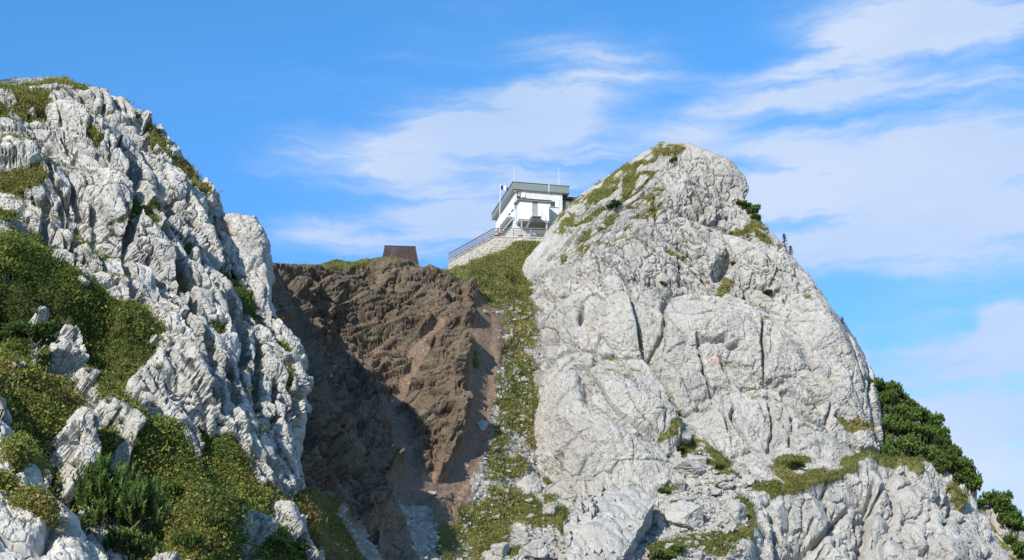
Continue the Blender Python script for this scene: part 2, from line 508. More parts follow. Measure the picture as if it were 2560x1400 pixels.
def sheet(name, PX, PY, Y, disp, colour, mat, ext=(), fine=None, edge=None, damp=None, kind='structure', smooth=False, label=None, cat=None):
    """PX, PY, Y: grids (rows, cols). ext: (side, back, shrink, n) closes the far side"""
    P = at(PX, PY, Y)
    K = np.ones(PX.shape) if damp is None else damp
    E = np.full(PX.shape, 1e3) if edge is None else np.maximum(edge, 0)
    for side, back, shrink, n in ext:
        kk = np.arange(1, n + 1) / n
        d = back * kk ** 1.4; sh = shrink * kk ** 2
        if side in ('left', 'right'):
            e = P[:, :1] if side == 'left' else P[:, -1:]
            sg = 1 if side == 'left' else -1
            off = np.stack([sg * sh, d, 0 * d], -1)[None]
            N = e + off
            px = PX[:, :1] if side == 'left' else PX[:, -1:]
            py = PY[:, :1] if side == 'left' else PY[:, -1:]
            px = np.repeat(px, n, 1); py = np.repeat(py, n, 1)
            K = np.concatenate([np.repeat(K[:, :1], n, 1), K], 1) if side == 'left' else np.concatenate([K, np.repeat(K[:, -1:], n, 1)], 1)
            z_ = np.zeros((len(PX), n)); E = np.concatenate([z_, E], 1) if side == 'left' else np.concatenate([E, z_], 1)
            if side == 'left': P = np.concatenate([N[:, ::-1], P], 1); PX = np.concatenate([px, PX], 1); PY = np.concatenate([py, PY], 1)
            else: P = np.concatenate([P, N], 1); PX = np.concatenate([PX, px], 1); PY = np.concatenate([PY, py], 1)
        else:
            e = P[:1]
            N = e + np.stack([0 * d, d, -sh], -1)[:, None]
            P = np.concatenate([N[::-1], P], 0)
            E = np.concatenate([np.zeros((n, E.shape[1])), E], 0); K = np.concatenate([np.repeat(K[:1], n, 0), K], 0)
            PX = np.concatenate([np.repeat(PX[:1], n, 0), PX], 0); PY = np.concatenate([np.repeat(PY[:1], n, 0), PY], 0)

    def normals(P):
        du = np.gradient(P, axis=1); dv = np.gradient(P, axis=0)
        N = np.cross(du, dv); L = np.linalg.norm(N, axis=2, keepdims=True)
        N = N / np.maximum(L, 1e-9)
        c = N[N.shape[0] // 2, N.shape[1] // 2]
        if c @ P[P.shape[0] // 2, P.shape[1] // 2] > 0: N = -N
        return N
    N0 = normals(P)
    # smooth the directions of displacement so that it never folds
    for _ in range(6):
        N0 = (N0 + np.roll(N0, 1, 0) + np.roll(N0, -1, 0) + np.roll(N0, 1, 1) + np.roll(N0, -1, 1)) / 5
    N0 = N0 + np.array([0, -.45, .2]); N0 /= np.linalg.norm(N0, axis=2, keepdims=True)
    D, aux = disp(P, PX, PY, N0)
    D = D - np.median(D)
    D = np.clip(D, -(.7 + .04 * E), .25 + .03 * E) * K            # keep the skyline where it is
    Q = P + N0 * D[..., None]
    def relax(Q, n):
        # where steps stretch the net, spread its points evenly
        for _ in range(n):
            A_ = Q.copy()
            A_[1:-1, 1:-1] = (Q[:-2, 1:-1] + Q[2:, 1:-1] + Q[1:-1, :-2] + Q[1:-1, 2:]) / 4
            l_ = np.zeros(Q.shape[:2])
            l_[1:-1, 1:-1] = np.maximum(np.linalg.norm(Q[2:, 1:-1] - Q[:-2, 1:-1], axis=2), np.linalg.norm(Q[1:-1, 2:] - Q[1:-1, :-2], axis=2))
            m_ = np.median(l_)
            Q = Q + (A_ - Q) * (.75 * sstep(l_, 1.5 * m_, 3.5 * m_))[..., None]
        return Q
    Q = relax(Q, 5)
    if fine is not None:                      # finer relief, on the shape just made
        Nb = normals(Q)
        for _ in range(3):
            Nb = (Nb + np.roll(Nb, 1, 0) + np.roll(Nb, -1, 0) + np.roll(Nb, 1, 1) + np.roll(Nb, -1, 1)) / 5
        Nb = Nb + .6 * N0; Nb /= np.linalg.norm(Nb, axis=2, keepdims=True)
        D2 = fine(Q, PX, PY, aux); D2 = (D2 - np.median(D2)) * (.4 + .6 * K)
        Vd = Q / np.linalg.norm(Q, axis=2, keepdims=True)
        D2 = D2 * (.3 + .7 * sstep(np.abs((Nb * Vd).sum(2)), .15, .5))
        Q = relax(Q + Nb * D2[..., None], 2)
    N1 = normals(Q)
    cols = colour(Q, PX, PY, N1, N0, aux)
    r, c = PX.shape
    idx = np.arange(r * c).reshape(r, c)
    F = np.stack([idx[:-1, :-1], idx[1:, :-1], idx[1:, 1:], idx[:-1, 1:]], -1).reshape(-1, 4)
    me = mesh_np(name, Q.reshape(-1, 3), F, mat, smooth, np.concatenate([cols, np.ones(cols.shape[:2] + (1,))], 2).reshape(-1, 4))
    o = obj(name, me)
    tag(o, label, cat, None, kind)
    qx, qy = proj(Q)
    SHEETS[name] = dict(P=Q.reshape(-1, 3), N=N1.reshape(-1, 3), N0=N0.reshape(-1, 3), px=qx.ravel(), py=qy.ravel(), col=cols.reshape(-1, 3), bx=PX.ravel(), by=PY.ravel())
    return o


def on(name, px, py, r=9):
    """nearest point of a terrain sheet seen at a photo pixel"""
    s = SHEETS[name]
    d = (s['px'] - px) ** 2 + (s['py'] - py) ** 2
    i = np.where(d < r * r)[0]
    if len(i) == 0: i = np.array([np.argmin(d)])
    i = i[np.argmin(s['P'][i, 1])]
    return s['P'][i], s['N'][i]


def rowgrid(y0, y1, nr, nc, xl, xr):
    py = np.linspace(y0, y1, nr)
    u = np.linspace(0, 1, nc)
    PY = np.repeat(py[:, None], nc, 1)
    a = xl(py)[:, None]; b = xr(py)[:, None]
    return a + (b - a) * u[None], PY


def colgrid(x0, x1, nc, nr, yt, yb):
    px = np.linspace(x0, x1, nc)
    v = np.linspace(0, 1, nr)
    PX = np.repeat(px[None], nr, 0)
    a = yt(px)[None]; b = yb(px)[None] if callable(yb) else np.full((1, nc), float(yb))
    return PX, a + (b - a) * v[:, None]


def rounding(d, w, R):
    t = np.clip(1 - d / w, 0, 1)
    return R * (1 - np.sqrt(np.maximum(1 - t * t * .995, 0)))

# ------------------------------------------------------------------ ground round the viewpoint (below the frame)
gx = np.linspace(-1500, 1800, 90); gy = np.linspace(-1500, 3000, 110)
GX, GY = np.meshgrid(gx, gy)
GP = np.stack([GX, GY, 0 * GX], -1)
GZ = -1.7 - .35 * np.maximum(GX - 4, 0) - .28 * np.abs(np.minimum(GX + 10, 0)) - .10 * np.maximum(np.abs(GY - 20) - 40, 0) + 6 * fbm(GP, 160, 5, 3) - 6
GZ = np.minimum(GZ, -1.72); GP[..., 2] = GZ
gi = np.arange(GX.size).reshape(GX.shape)
gf = np.stack([gi[:-1, :-1], gi[:-1, 1:], gi[1:, 1:], gi[1:, :-1]], -1).reshape(-1, 4)
gc = np.zeros((GX.size, 4)); gc[:, 0] = (fbm(GP, 60, 3, 3) > 0).ravel() * .9; gc[:, 3] = 1
tag(obj('ground', mesh_np('ground', GP.reshape(-1, 3), gf, M_left, True, gc)), kind='structure')

# ------------------------------------------------------------------ left crag with its grassy slope
DL = tps([(-200, 205, 97), (0, 215, 100), (120, 200, 104), (300, 265, 107), (450, 390, 108), (540, 490, 107), (560, 600, 106), (640, 720, 103.5), (700, 800, 102), (775, 900, 99),
          (780, 940, 98), (745, 1060, 95), (735, 1120, 93.5), (760, 1230, 91), (790, 1400, 86), (800, 1560, 82),
          (100, 400, 92), (300, 400, 98), (150, 600, 86.5), (350, 600, 93), (500, 700, 97), (350, 800, 89), (440, 900, 88.5), (550, 900, 93), (650, 1000, 93),
          (450, 1000, 86), (600, 1200, 86), (500, 1200, 80.5), (650, 1350, 80), (0, 620, 82), (100, 720, 81.5), (200, 800, 82.5), (0, 850, 71), (100, 870, 73), (300, 950, 81),
          (150, 1000, 70), (300, 1150, 71), (0, 1050, 62), (400, 1300, 69), (500, 1400, 69), (250, 1400, 59), (100, 1400, 54), (0, 1400, 50), (0, 1200, 56.5),
          (-200, 1400, 46), (-200, 1000, 58), (-200, 600, 78), (250, 1560, 51), (500, 1560, 60), (0, 1560, 45)])
xrL = curve([(190, 160), (205, 180), (225, 240), (265, 320), (300, 385), (340, 425), (385, 455), (430, 490), (470, 530), (490, 541), (520, 540), (545, 520), (575, 530), (620, 552), (680, 588), (740, 628),
             (800, 700), (850, 745), (885, 768), (930, 782), (960, 775), (1000, 760), (1060, 748), (1100, 738), (1160, 742), (1210, 752), (1260, 770), (1330, 790), (1400, 800), (1560, 830)])
xlL = curve([(190, 60), (200, 10), (207, -60), (215, -220), (1560, -220)])

GRASS_L = [
    ([(-40, 262), (60, 240), (140, 225)], 24), ([(-40, 290), (40, 280), (110, 268)], 18), ([(130, 205), (220, 225)], 10), ([(330, 280), (385, 305)], 20), ([(375, 340), (410, 385), (450, 425), (510, 470)], 22), ([(120, 215), (240, 232)], 16),
    ([(200, 300), (255, 300)], 15), ([(0, 430), (95, 430)], 20), ([(215, 345), (240, 360)], 12), ([(-40, 500), (20, 520)], 24), ([(340, 520), (380, 530), (410, 545)], 22), ([(360, 545), (370, 580)], 14),
    ([(270, 535), (310, 560)], 13), ([(462, 640), (490, 640)], 14), ([(560, 690), (600, 720), (650, 790), (690, 835)], 16), ([(690, 840), (720, 870)], 14), ([(425, 690), (450, 740)], 13),
    ([(500, 830), (540, 850)], 18), ([(350, 880), (395, 905), (430, 940)], 24), ([(340, 850), (380, 870)], 14), ([(530, 560), (545, 575)], 10), ([(95, 570), (125, 640), (165, 690)], 14),
    # the big slope
    ([(-60, 640), (40, 650), (130, 720), (230, 790), (310, 830)], 55), ([(-60, 760), (60, 790), (200, 850), (300, 900)], 70), ([(-60, 900), (60, 940), (120, 1010)], 70), ([(330, 830), (370, 860)], 22),
    ([(210, 900), (270, 980), (330, 1040)], 34), ([(-60, 1080), (70, 1090), (170, 1150), (240, 1200)], 46), ([(200, 960), (260, 1040), (330, 1110)], 26), ([(100, 1050), (140, 1090)], 20),
    ([(330, 1060), (440, 1120), (560, 1230), (660, 1330), (760, 1440)], 46), ([(280, 1120), (380, 1220), (470, 1320), (560, 1420)], 60), ([(180, 1250), (300, 1330), (400, 1420)], 70),
    ([(470, 1130), (540, 1160), (600, 1240)], 26), ([(560, 1190), (600, 1260)], 24), ([(690, 1370), (760, 1385)], 34), ([(760, 1270), (860, 1400)], 40), ([(655, 1255), (700, 1270)], 15), ([(480, 1000), (492, 1060)], 12), ([(590, 1100), (610, 1130)], 14), ([(720, 900), (720, 960)], 10)]
ROCK_L = [([(140, 870), (175, 930), (190, 990)], 15), ([(75, 880), (85, 915)], 8), ([(230, 1060), (260, 1090)], 16), ([(185, 1080), (215, 1140)], 20), ([(270, 1100), (295, 1140)], 12), ([(250, 1190), (270, 1240)], 12), ([(285, 1150), (325, 1240)], 13),
          ([(320, 1040), (345, 1110)], 11), ([(400, 1040), (450, 1110), (500, 1180), (550, 1250)], 16), ([(380, 960), (420, 1000), (450, 1060)], 24), ([(590, 1290), (660, 1340)], 22), ([(400, 1380), (470, 1420)], 16), ([(690, 1300), (740, 1330)], 16), ([(750, 1310), (790, 1400)], 9),
          ([(120, 690), (140, 700)], 8)]
CRACK_L = [([(290, 370), (325, 400), (345, 450), (352, 505)], 9, 3.2), ([(350, 505), (325, 570), (318, 640), (312, 760)], 6, 2.6), ([(120, 470), (120, 560), (125, 600)], 6, 2.0), ([(60, 560), (75, 640)], 12, 2.8), ([(105, 560), (130, 650)], 7, 2.4),
           ([(240, 490), (255, 540), (262, 590)], 7, 2.0), ([(390, 600), (440, 680), (470, 760), (480, 830)], 7, 2.2), ([(545, 560), (570, 620), (600, 700)], 8, 2.6), ([(480, 900), (500, 1010), (520, 1090)], 9, 2.4), ([(570, 760), (600, 850), (600, 920)], 7, 2.2),
           ([(640, 850), (640, 960), (620, 1050)], 8, 2.4), ([(420, 770), (440, 860), (480, 930)], 5, 1.6), ([(200, 600), (230, 660)], 14, 1.6), ([(610, 800), (622, 810)], 8, 2.0), ([(545, 960), (560, 1060)], 10, 2.2), ([(690, 940), (680, 1050), (640, 1120)], 7, 2.0), ([(160, 480), (190, 560), (200, 600)], 5, 1.4)]
RIDGE_L = [([(60, 850), (140, 870), (200, 960), (300, 1090), (420, 1220), (540, 1340)], 46, 2.8), ([(300, 850), (380, 950), (470, 1080), (570, 1220), (680, 1340)], 45, 1.3), ([(0, 640), (130, 740), (260, 800)], 60, 1.2)]
HOLL_L = [([(-40, 780), (80, 820), (140, 845)], 45, 3.0), ([(210, 880), (290, 1000), (360, 1080)], 45, 2.9), ([(-40, 1060), (80, 1110), (200, 1180), (260, 1230)], 55, 3.0), ([(380, 960), (470, 1130), (540, 1220)], 20, 1.8), ([(440, 1000), (520, 1110)], 18, 1.2), ([(350, 1240), (400, 1320)], 45, 2.0)]


def gsum(px, py, lst, pw=2):
    o = np.zeros(px.shape)
    for pts, w, h in lst:
        d, _ = sdist(px, py, pts); o += h * np.exp(-(d / w) ** pw)
    return o


def disp_L(P, px, py, N):
    jx = px + 14 * perlin(P, 5, 3); jy = py + 14 * perlin(P, 5, 4)
    g = strokes(jx, jy, GRASS_L) * (1 - strokes(jx, jy, ROCK_L) )
    pn = perlin(P, 1.9, 19) + .4 * perlin(P, .8, 20)
    g = g * (1 - sstep(pn, np.where(py < 560, .22, .52), np.where(py < 560, .45, .72)))
    W = warp(P, 6, .7, 2)
    Q = W.copy(); Q[..., 0] += .42 * W[..., 2]; Q[..., 2] *= .5
    big = 1.6 * facet(Q, 7.5, 1, .9, .9, .5, .07, 2.6, .32) + .95 * facet(Q, 3.0, 2, .9, .9, .7, .07, 2.8, .34)
    big = big - big.mean() + 1.0 * fbm(P, 14, 9, 2)
    turf = .5 * fbm(P, 3.0, 6, 3) + .14 * perlin(P, .6, 12)
    gz_ = sstep(g, .25, .75)
    up = gsum(jx, jy, RIDGE_L) * (.6 + .5 * gz_) - gsum(jx, jy, HOLL_L) * (.5 + 1.1 * gz_)
    rock = big + strokes(jx, jy, ROCK_L) * .8 - gsum(jx, jy, CRACK_L)
    gg = sstep(g, .25, .75)
    return up + (rock + .55) * (1 - gg) + (.5 * big + turf + .05) * gg, g


def fine_L(P, px, py, g):
    W2 = warp(P, 1.6, .15, 8); Q2 = W2.copy(); Q2[..., 0] += .3 * W2[..., 2]; Q2[..., 2] *= .75
    return (.55 * facet(Q2, 1.7, 3, .9, .9, .7, .06, 2.8, .34) + .13 * facet(warp(W2, .5, .1, 5), .65, 4, 1.0, .9, .6, .08)) * (1 - sstep(g, .25, .7))


def col_L(Q, px, py, N, N0, g):
    c = np.zeros(px.shape + (3,))
    n = fbm(Q, 3.0, 31, 3)
    auto = sstep(N[..., 2] + .30 * n, .70, .95) * sstep(perlin(Q, 7, 41) + .5 * perlin(Q, 2.2, 43), .0, .45) * sstep(px, 900, 650)
    c[..., 0] = np.clip(np.maximum(g * 1.0 + .15 * n * (g > .05), auto * .9), 0, 1)
    st = strokes(px, py, [([(150, 560), (160, 620)], 22), ([(395, 840), (410, 870)], 14), ([(120, 560), (140, 600)], 14), ([(340, 770), (400, 760)], 20)])
    c[..., 1] = np.clip(st * .5 * sstep(n, -.3, .5), 0, 1)
    return c


PX, PY = rowgrid(192, 1560, 700, 430, xlL, xrL)
edge = xrL(PY) - PX
YY = DL(PX, PY) + rounding(edge, 45, 1.8) + rounding(PY - np.interp(PX, [-220, 0, 120, 240, 400], [215, 214, 200, 200, 192]), 40, 4.0)
sheet('left_crag', PX, PY, YY, disp_L, col_L, M_left, fine=fine_L, damp=.25 + .75 * sstep(PY - np.interp(PX, [-220, 0, 120, 240, 330], [215, 214, 200, 205, 255]), 0, 60), edge=np.minimum(edge, PY - np.interp(PX, [-220, 0, 120, 240, 400], [215, 214, 200, 200, 192])), ext=(('right', 30, 6, 34), ('top', 16, 4, 14)), label='pale broken limestone crag with grassy ramps and a shrubby slope at left', cat='crag')

# ------------------------------------------------------------------ the rock at the lower left corner
xrF = curve([(1040, -40), (1062, 20), (1110, 35), (1150, 60), (1170, 88), (1215, 95), (1240, 110), (1262, 165), (1290, 185), (1340, 200), (1370, 235), (1400, 242), (1560, 270)])
PX, PY = rowgrid(1045, 1560, 300, 190, lambda t: np.full(np.shape(t), -260.), xrF)
DF = tps([(-260, 1050, 44), (0, 1060, 43), (90, 1200, 41), (0, 1200, 39.5), (180, 1270, 40.5), (0, 1400, 36), (230, 1400, 38), (100, 1330, 38), (-260, 1400, 34), (-260, 1560, 31), (0, 1560, 32), (250, 1560, 34)])
GRASS_F = [([(30, 1130), (60, 1140)], 20), ([(60, 1290), (100, 1310)], 22), ([(-20, 1240), (10, 1250)], 10)]


def disp_F(P, px, py, N):
    g = strokes(px + 8 * perlin(P, 2, 3), py + 8 * perlin(P, 2, 5), GRASS_F)
    W = warp(P, 2.5, .5, 2); Q = W.copy(); Q[..., 0] += .35 * W[..., 2]; Q[..., 2] *= .6
    d = .6 * facet(Q, 3.0, 21, 1.0, .8, .5, .10) + .3 * facet(Q, 1.2, 22, 1.0, .8, .5, .10) + .12 * facet(warp(P, .8, .2, 6), .5, 23, 1.0, .8, .4, .12) + .04 * facet(P, .2, 24, 1.0, .7, .3, .15)
    return d * (1 - .5 * g) + .2 * g, g


def col_F(Q, px, py, N, N0, g):
    c = np.zeros(px.shape + (3,)); c[..., 0] = g; return c


sheet('foreground_outcrop', PX, PY, DF(PX, PY) + rounding(xrF(PY) - PX, 45, 1.8) + rounding(PY - 1045, 40, 1.2), disp_F, col_F, M_left, edge=xrF(PY) - PX, ext=(('right', 6, 1.5, 10), ('top', 5, 2, 8)),
      label='sunlit white rock outcrop in the lower left corner', cat='rock')

# ------------------------------------------------------------------ the rock tower behind the left crag
xlP = curve([(528, 585), (532, 560), (545, 540), (580, 535), (640, 560), (700, 600), (760, 620)])
xrP = curve([(528, 625), (533, 640), (560, 656), (600, 672), (640, 678), (690, 676), (720, 672), (745, 668), (800, 690)])
PX, PY = rowgrid(528, 790, 200, 120, xlP, xrP)


def disp_P(P, px, py, N):
    W = warp(P, 2.5, .6, 12)
    return .45 * facet(W * np.array([1, 1, .7]), 3.2, 61, 1.0, .6, .5, .10) + .22 * facet(W, 1.1, 62, 1.0, .8, .4, .10) + .08 * facet(warp(P, .8, .2, 6), .45, 63, 1.0, .8, .4, .14), 0 * px


def col_P(Q, px, py, N, N0, g):
    c = np.zeros(px.shape + (3,)); c[..., 1] = .55 * strokes(px, py, [([(558, 560), (566, 575)], 13)]); return c


e_ = np.minimum(xrP(PY) - PX, PX - xlP(PY))
sheet('rock_tower', PX, PY, 107.5 - (PY - 530) * .018 + rounding(e_, 22, 2.0) + rounding(PY - 528, 15, 1.5), disp_P, col_P, M_left, edge=np.minimum(e_, PY - 528), ext=(('left', 7, 1, 8), ('right', 7, 1, 8), ('top', 6, 1, 6)),
      label='squarish grey rock tower rising behind the left crag against the sky', cat='rock')

# ------------------------------------------------------------------ brown gully wall, chute and the grass below the hut
ytB = curve([(500, 650), (600, 645), (690, 654), (740, 658), (800, 656), (850, 646), (900, 642), (960, 640), (1010, 645), (1060, 656), (1120, 664), (1150, 660), (1180, 650), (1230, 630), (1290, 603), (1340, 592), (1420, 588), (1600, 580)])
DB = tps([(500, 650, 134), (690, 654, 139), (800, 656, 146), (900, 642, 150), (1010, 645, 152.5), (1120, 664, 155), (1185, 686, 157), (1215, 700, 157.5), (1290, 605, 178), (1345, 592, 180), (1500, 585, 185), (1300, 700, 168), (1420, 700, 170),
          (720, 720, 135), (760, 800, 136.5), (850, 800, 142.5), (950, 800, 144), (1080, 800, 145.5), (1175, 800, 147.5), (1210, 800, 148.6), (1300, 800, 157), (1420, 850, 158),
          (690, 745, 126), (740, 790, 129), (800, 880, 136), (860, 970, 132), (920, 1060, 127), (980, 1160, 121.5), (700, 900, 114), (760, 1000, 113), (800, 1100, 112), (850, 1200, 110),
          (900, 900, 138.5), (1000, 1000, 135), (1100, 1000, 136), (1150, 950, 138.5), (1200, 950, 139.5), (1320, 950, 148), (1450, 950, 152), (1100, 1150, 128.5), (1130, 1100, 131.5), (1250, 1100, 137), (1400, 1100, 144),
          (1020, 1210, 121), (1130, 1210, 126), (1250, 1230, 130), (1400, 1250, 138), (850, 1400, 102), (1000, 1400, 109), (1150, 1400, 115), (1300, 1400, 122), (1450, 1400, 130), (800, 1560, 97), (1150, 1560, 106), (1450, 1560, 122)])
SAND = [([(1208, 748), (1212, 850), (1205, 960), (1190, 1060), (1165, 1150), (1135, 1200)], 30), ([(1165, 1130), (1130, 1190), (1080, 1215), (1020, 1230)], 30), ([(1080, 1210), (1000, 1200)], 30), ([(1100, 810), (1060, 840), (1030, 880)], 14), ([(1060, 870), (1000, 990), (940, 1050)], 16), ([(1000, 1050), (1020, 1150), (1040, 1200)], 26), ([(960, 1000), (1000, 1080)], 18)]
ROCKB = [([(1180, 700), (1175, 780), (1165, 860), (1150, 960), (1140, 1060), (1120, 1130), (1100, 1180)], 16)]
GRASSB = [([(1300, 770), (1325, 840)], 26), ([(1268, 790), (1285, 890), (1265, 1000), (1250, 1100), (1232, 1180)], 24), ([(1180, 670), (1270, 640), (1340, 610), (1400, 610)], 40), ([(1210, 690), (1290, 680), (1400, 670)], 36), ([(1225, 715), (1300, 720)], 26), ([(1240, 745), (1300, 755)], 22), ([(680, 662), (760, 668), (900, 650), (1000, 650), (1120, 668), (1180, 682)], 10),
          ([(1290, 900), (1320, 940), (1340, 980)], 30), ([(1280, 930), (1270, 1010), (1290, 1060)], 36), ([(1330, 980), (1340, 1100)], 26), ([(1240, 1160), (1290, 1170)], 26), ([(1250, 1080), (1265, 1090)], 10), ([(1300, 740), (1305, 780)], 10),
          ([(1170, 1290), (1250, 1270), (1330, 1290)], 36), ([(1150, 1340), (1230, 1330)], 40), ([(1170, 1420), (1210, 1390)], 40), ([(1230, 1240), (1290, 1240)], 24), ([(1330, 1330), (1400, 1280)], 18), ([(760, 1270), (830, 1340), (900, 1420)], 42), ([(1190, 880), (1195, 900)], 8), ([(1110, 1330), (1120, 1400)], 20)]
SCREE = [([(1262, 760), (1276, 860), (1262, 960), (1246, 1060), (1226, 1150), (1200, 1230)], 20), ([(1275, 770), (1305, 860)], 20), ([(1260, 1100), (1320, 1150), (1340, 1190)], 46), ([(1200, 1200), (1300, 1210)], 36), ([(1020, 1240), (1060, 1320), (1080, 1400)], 34), ([(1200, 1290), (1260, 1320)], 18), ([(850, 1290), (930, 1370), (980, 1420)], 16),
         ([(1380, 960), (1390, 1160)], 30), ([(1350, 1230), (1500, 1260)], 46), ([(1250, 1370), (1420, 1390)], 50)]


def disp_B(P, px, py, N):
    jx = px + 10 * perlin(P, 5, 3) + 5 * perlin(P, 1.5, 5); jy = py + 10 * perlin(P, 5, 4)
    sand = strokes(jx, jy, SAND) * (1 - strokes(jx, jy, ROCKB)); grass = strokes(jx, jy, GRASSB); scree = strokes(jx, jy, SCREE)
    isrock = sstep(1200 - (jx + .11 * np.maximum(jy - 900, 0) * (jy > 900)), 0, 30) * (1 - sand) * (1 - grass) * (1 - scree)
    isrock *= 1 - .6 * sstep(jy, 1180, 1260) * (jx > 950)
    # beds dip to the lower left: rotate so that x' runs along them
    a = math.radians(36); W = warp(P, 6, 1.3, 3)
    Q = np.stack([(W[..., 0] * math.cos(a) + W[..., 2] * math.sin(a)) * .33, W[..., 1] * .55, -W[..., 0] * math.sin(a) + W[..., 2] * math.cos(a)], -1)
    d = 1.3 * ridged(Q, 5.0, 41, 2) + .65 * facet(Q, 2.2, 42, .9, .9, .6, .07, 2.6, .3)
    d += 1.4 * fbm(P, 13, 47, 2)
    rb = strokes(jx, jy, ROCKB)
    soft = .35 * fbm(P, 6, 48, 2) + .05 * fbm(P, .9, 49, 2)
    rough = .18 * facet(P, .8, 50, 1, .7, .3, .2)
    turf = .45 * fbm(P, 3, 51, 3)
    dd = d * isrock + soft * (1 - isrock) + rough * scree + turf * grass + 1.0 * rb * isrock - .35 * sand
    return dd, (isrock, sand, grass, scree)


def fine_B(P, px, py, aux):
    a = math.radians(36); W = warp(P, 2, .4, 3)
    Q = np.stack([(W[..., 0] * math.cos(a) + W[..., 2] * math.sin(a)) * .4, W[..., 1] * .55, -W[..., 0] * math.sin(a) + W[..., 2] * math.cos(a)], -1)
    return (.26 * facet(Q, .9, 43, 1.0, 1.0, .7, .08, 2.6, .3) + .07 * facet(P, .6, 44, 1.0, .9, .5, .12)) * aux[0]


def col_B(Q, px, py, N, N0, aux):
    isrock, sand, grass, scree = aux
    c = np.zeros(px.shape + (3,))
    n = fbm(Q, 2.5, 31, 3)
    c[..., 0] = np.clip(grass * 1.0 - .6 * scree * sstep(n, -.15, .15) + .2 * n * (grass > .05), 0, 1)
    flat = (1 - isrock)
    c[..., 2] = np.clip(np.maximum(sand, flat * (1 - grass)), 0, 1)
    c[..., 1] = np.clip((np.maximum(scree, sstep(px + .30 * np.maximum(py - 900, 0), 1250, 1300) * .85) * sstep(py, 700, 780)) * (.75 + .5 * n) * (1 - sand), 0, 1)
    gz = sstep(N[..., 2] + .3 * n, .6, .95) * isrock * .42 * sstep(perlin(Q, 6, 71), -.1, .4)
    c[..., 0] = np.maximum(c[..., 0], gz)
    return c


PX, PY = colgrid(560, 1560, 380, 420, ytB, 1560)
DY = PY - ytB(PX)
sheet('gully_slope', PX, PY, DB(PX, PY) + rounding(DY, 25, 1.5), disp_B, col_B, M_brown, fine=fine_B, edge=DY, ext=(('top', 30, 1.0, 14),),
      label='brown eroded gully wall with a sandy chute and grass below the hut', cat='slope')

# ------------------------------------------------------------------ right crag
xlR = curve([(350, 1660), (366, 1632), (385, 1594), (410, 1558), (440, 1512), (480, 1453), (510, 1420), (540, 1392), (575, 1362), (600, 1350), (640, 1312), (690, 1284), (740, 1266), (790, 1244), (840, 1260), (880, 1292), (900, 1315), (960, 1350), (1000, 1345), (1060, 1340), (1120, 1340), (1180, 1350), (1300, 1350)])
xrR = curve([(350, 1712), (366, 1752), (385, 1805), (400, 1832), (440, 1866), (470, 1876), (500, 1872), (520, 1885), (545, 1908), (575, 1945), (600, 1970), (640, 2002), (690, 2045), (740, 2080), (790, 2108), (850, 2140), (900, 2165), (950, 2188), (1000, 2196), (1060, 2202), (1140, 2210), (1180, 2220), (1300, 2240)])
DR = tps([(1690, 360, 168), (1500, 460, 172), (1600, 420, 168), (1830, 430, 167), (1870, 500, 166), (1380, 560, 171), (1320, 650, 169), (1450, 560, 164), (1600, 520, 161), (1750, 520, 161),
          (1290, 740, 165), (1280, 800, 162), (1400, 750, 157), (1550, 700, 155), (1700, 700, 155), (1820, 700, 155), (1960, 620, 163), (2050, 700, 163), (1920, 730, 157),
          (1330, 900, 153), (1450, 900, 148), (1600, 850, 149), (1750, 850, 149), (1900, 850, 151), (2050, 850, 154), (2140, 860, 161), (1350, 1050, 146), (1450, 1050, 141.5), (1580, 1050, 141), (1680, 1050, 144.5), (1800, 1050, 143), (2000, 1050, 146), (2190, 1000, 156),
          (1360, 1180, 141), (1500, 1180, 136.5), (1650, 1180, 137), (1850, 1180, 138), (2050, 1180, 141), (2200, 1150, 151), (1400, 1300, 135), (1800, 1300, 133), (2200, 1300, 145)])
CRACK_R = [([(1565, 770), (1600, 890), (1640, 980), (1690, 1110)], 4.5, 1.5), ([(1735, 880), (1790, 1030), (1830, 1120), (1860, 1150)], 4, 1.2), ([(1888, 740), (1895, 860), (1912, 960), (1925, 1060), (1920, 1150)], 5, 1.6), ([(1636, 470), (1632, 560), (1640, 640)], 4, 1.2), ([(1740, 470), (1770, 510)], 6, 1.4),
           ([(1340, 915), (1440, 840), (1560, 765)], 5, 1.3), ([(1570, 780), (1566, 800)], 9, 2.2), ([(1815, 640), (1830, 620)], 20, 3.2), ([(1650, 955), (1665, 965)], 9, 2.0), ([(1452, 780), (1448, 800)], 7, 1.8), ([(1740, 885), (1780, 885), (1800, 880)], 5, 1.3), ([(1815, 895), (1840, 890)], 5, 1.2),
           ([(2090, 1040), (2130, 1080)], 6, 1.4), ([(2060, 960), (2090, 1010)], 5, 1.0), ([(1990, 640), (2000, 700), (1990, 740)], 8, 1.8), ([(1920, 600), (1935, 650)], 8, 1.6), ([(1470, 1000), (1478, 1030)], 7, 1.3), ([(1700, 600), (1705, 660), (1690, 720)], 4, 1.0), ([(1770, 640), (1790, 720)], 5, 1.0),
           ([(1500, 600), (1505, 720), (1530, 760)], 3.5, .9), ([(2110, 900), (2160, 1000), (2190, 1070)], 5, 1.3), ([(2060, 780), (2120, 900)], 4, 1.0), ([(1650, 1040), (1700, 1040), (1720, 1055)], 6, 1.0), ([(1960, 760), (2000, 800), (2040, 820)], 5, 1.0)]
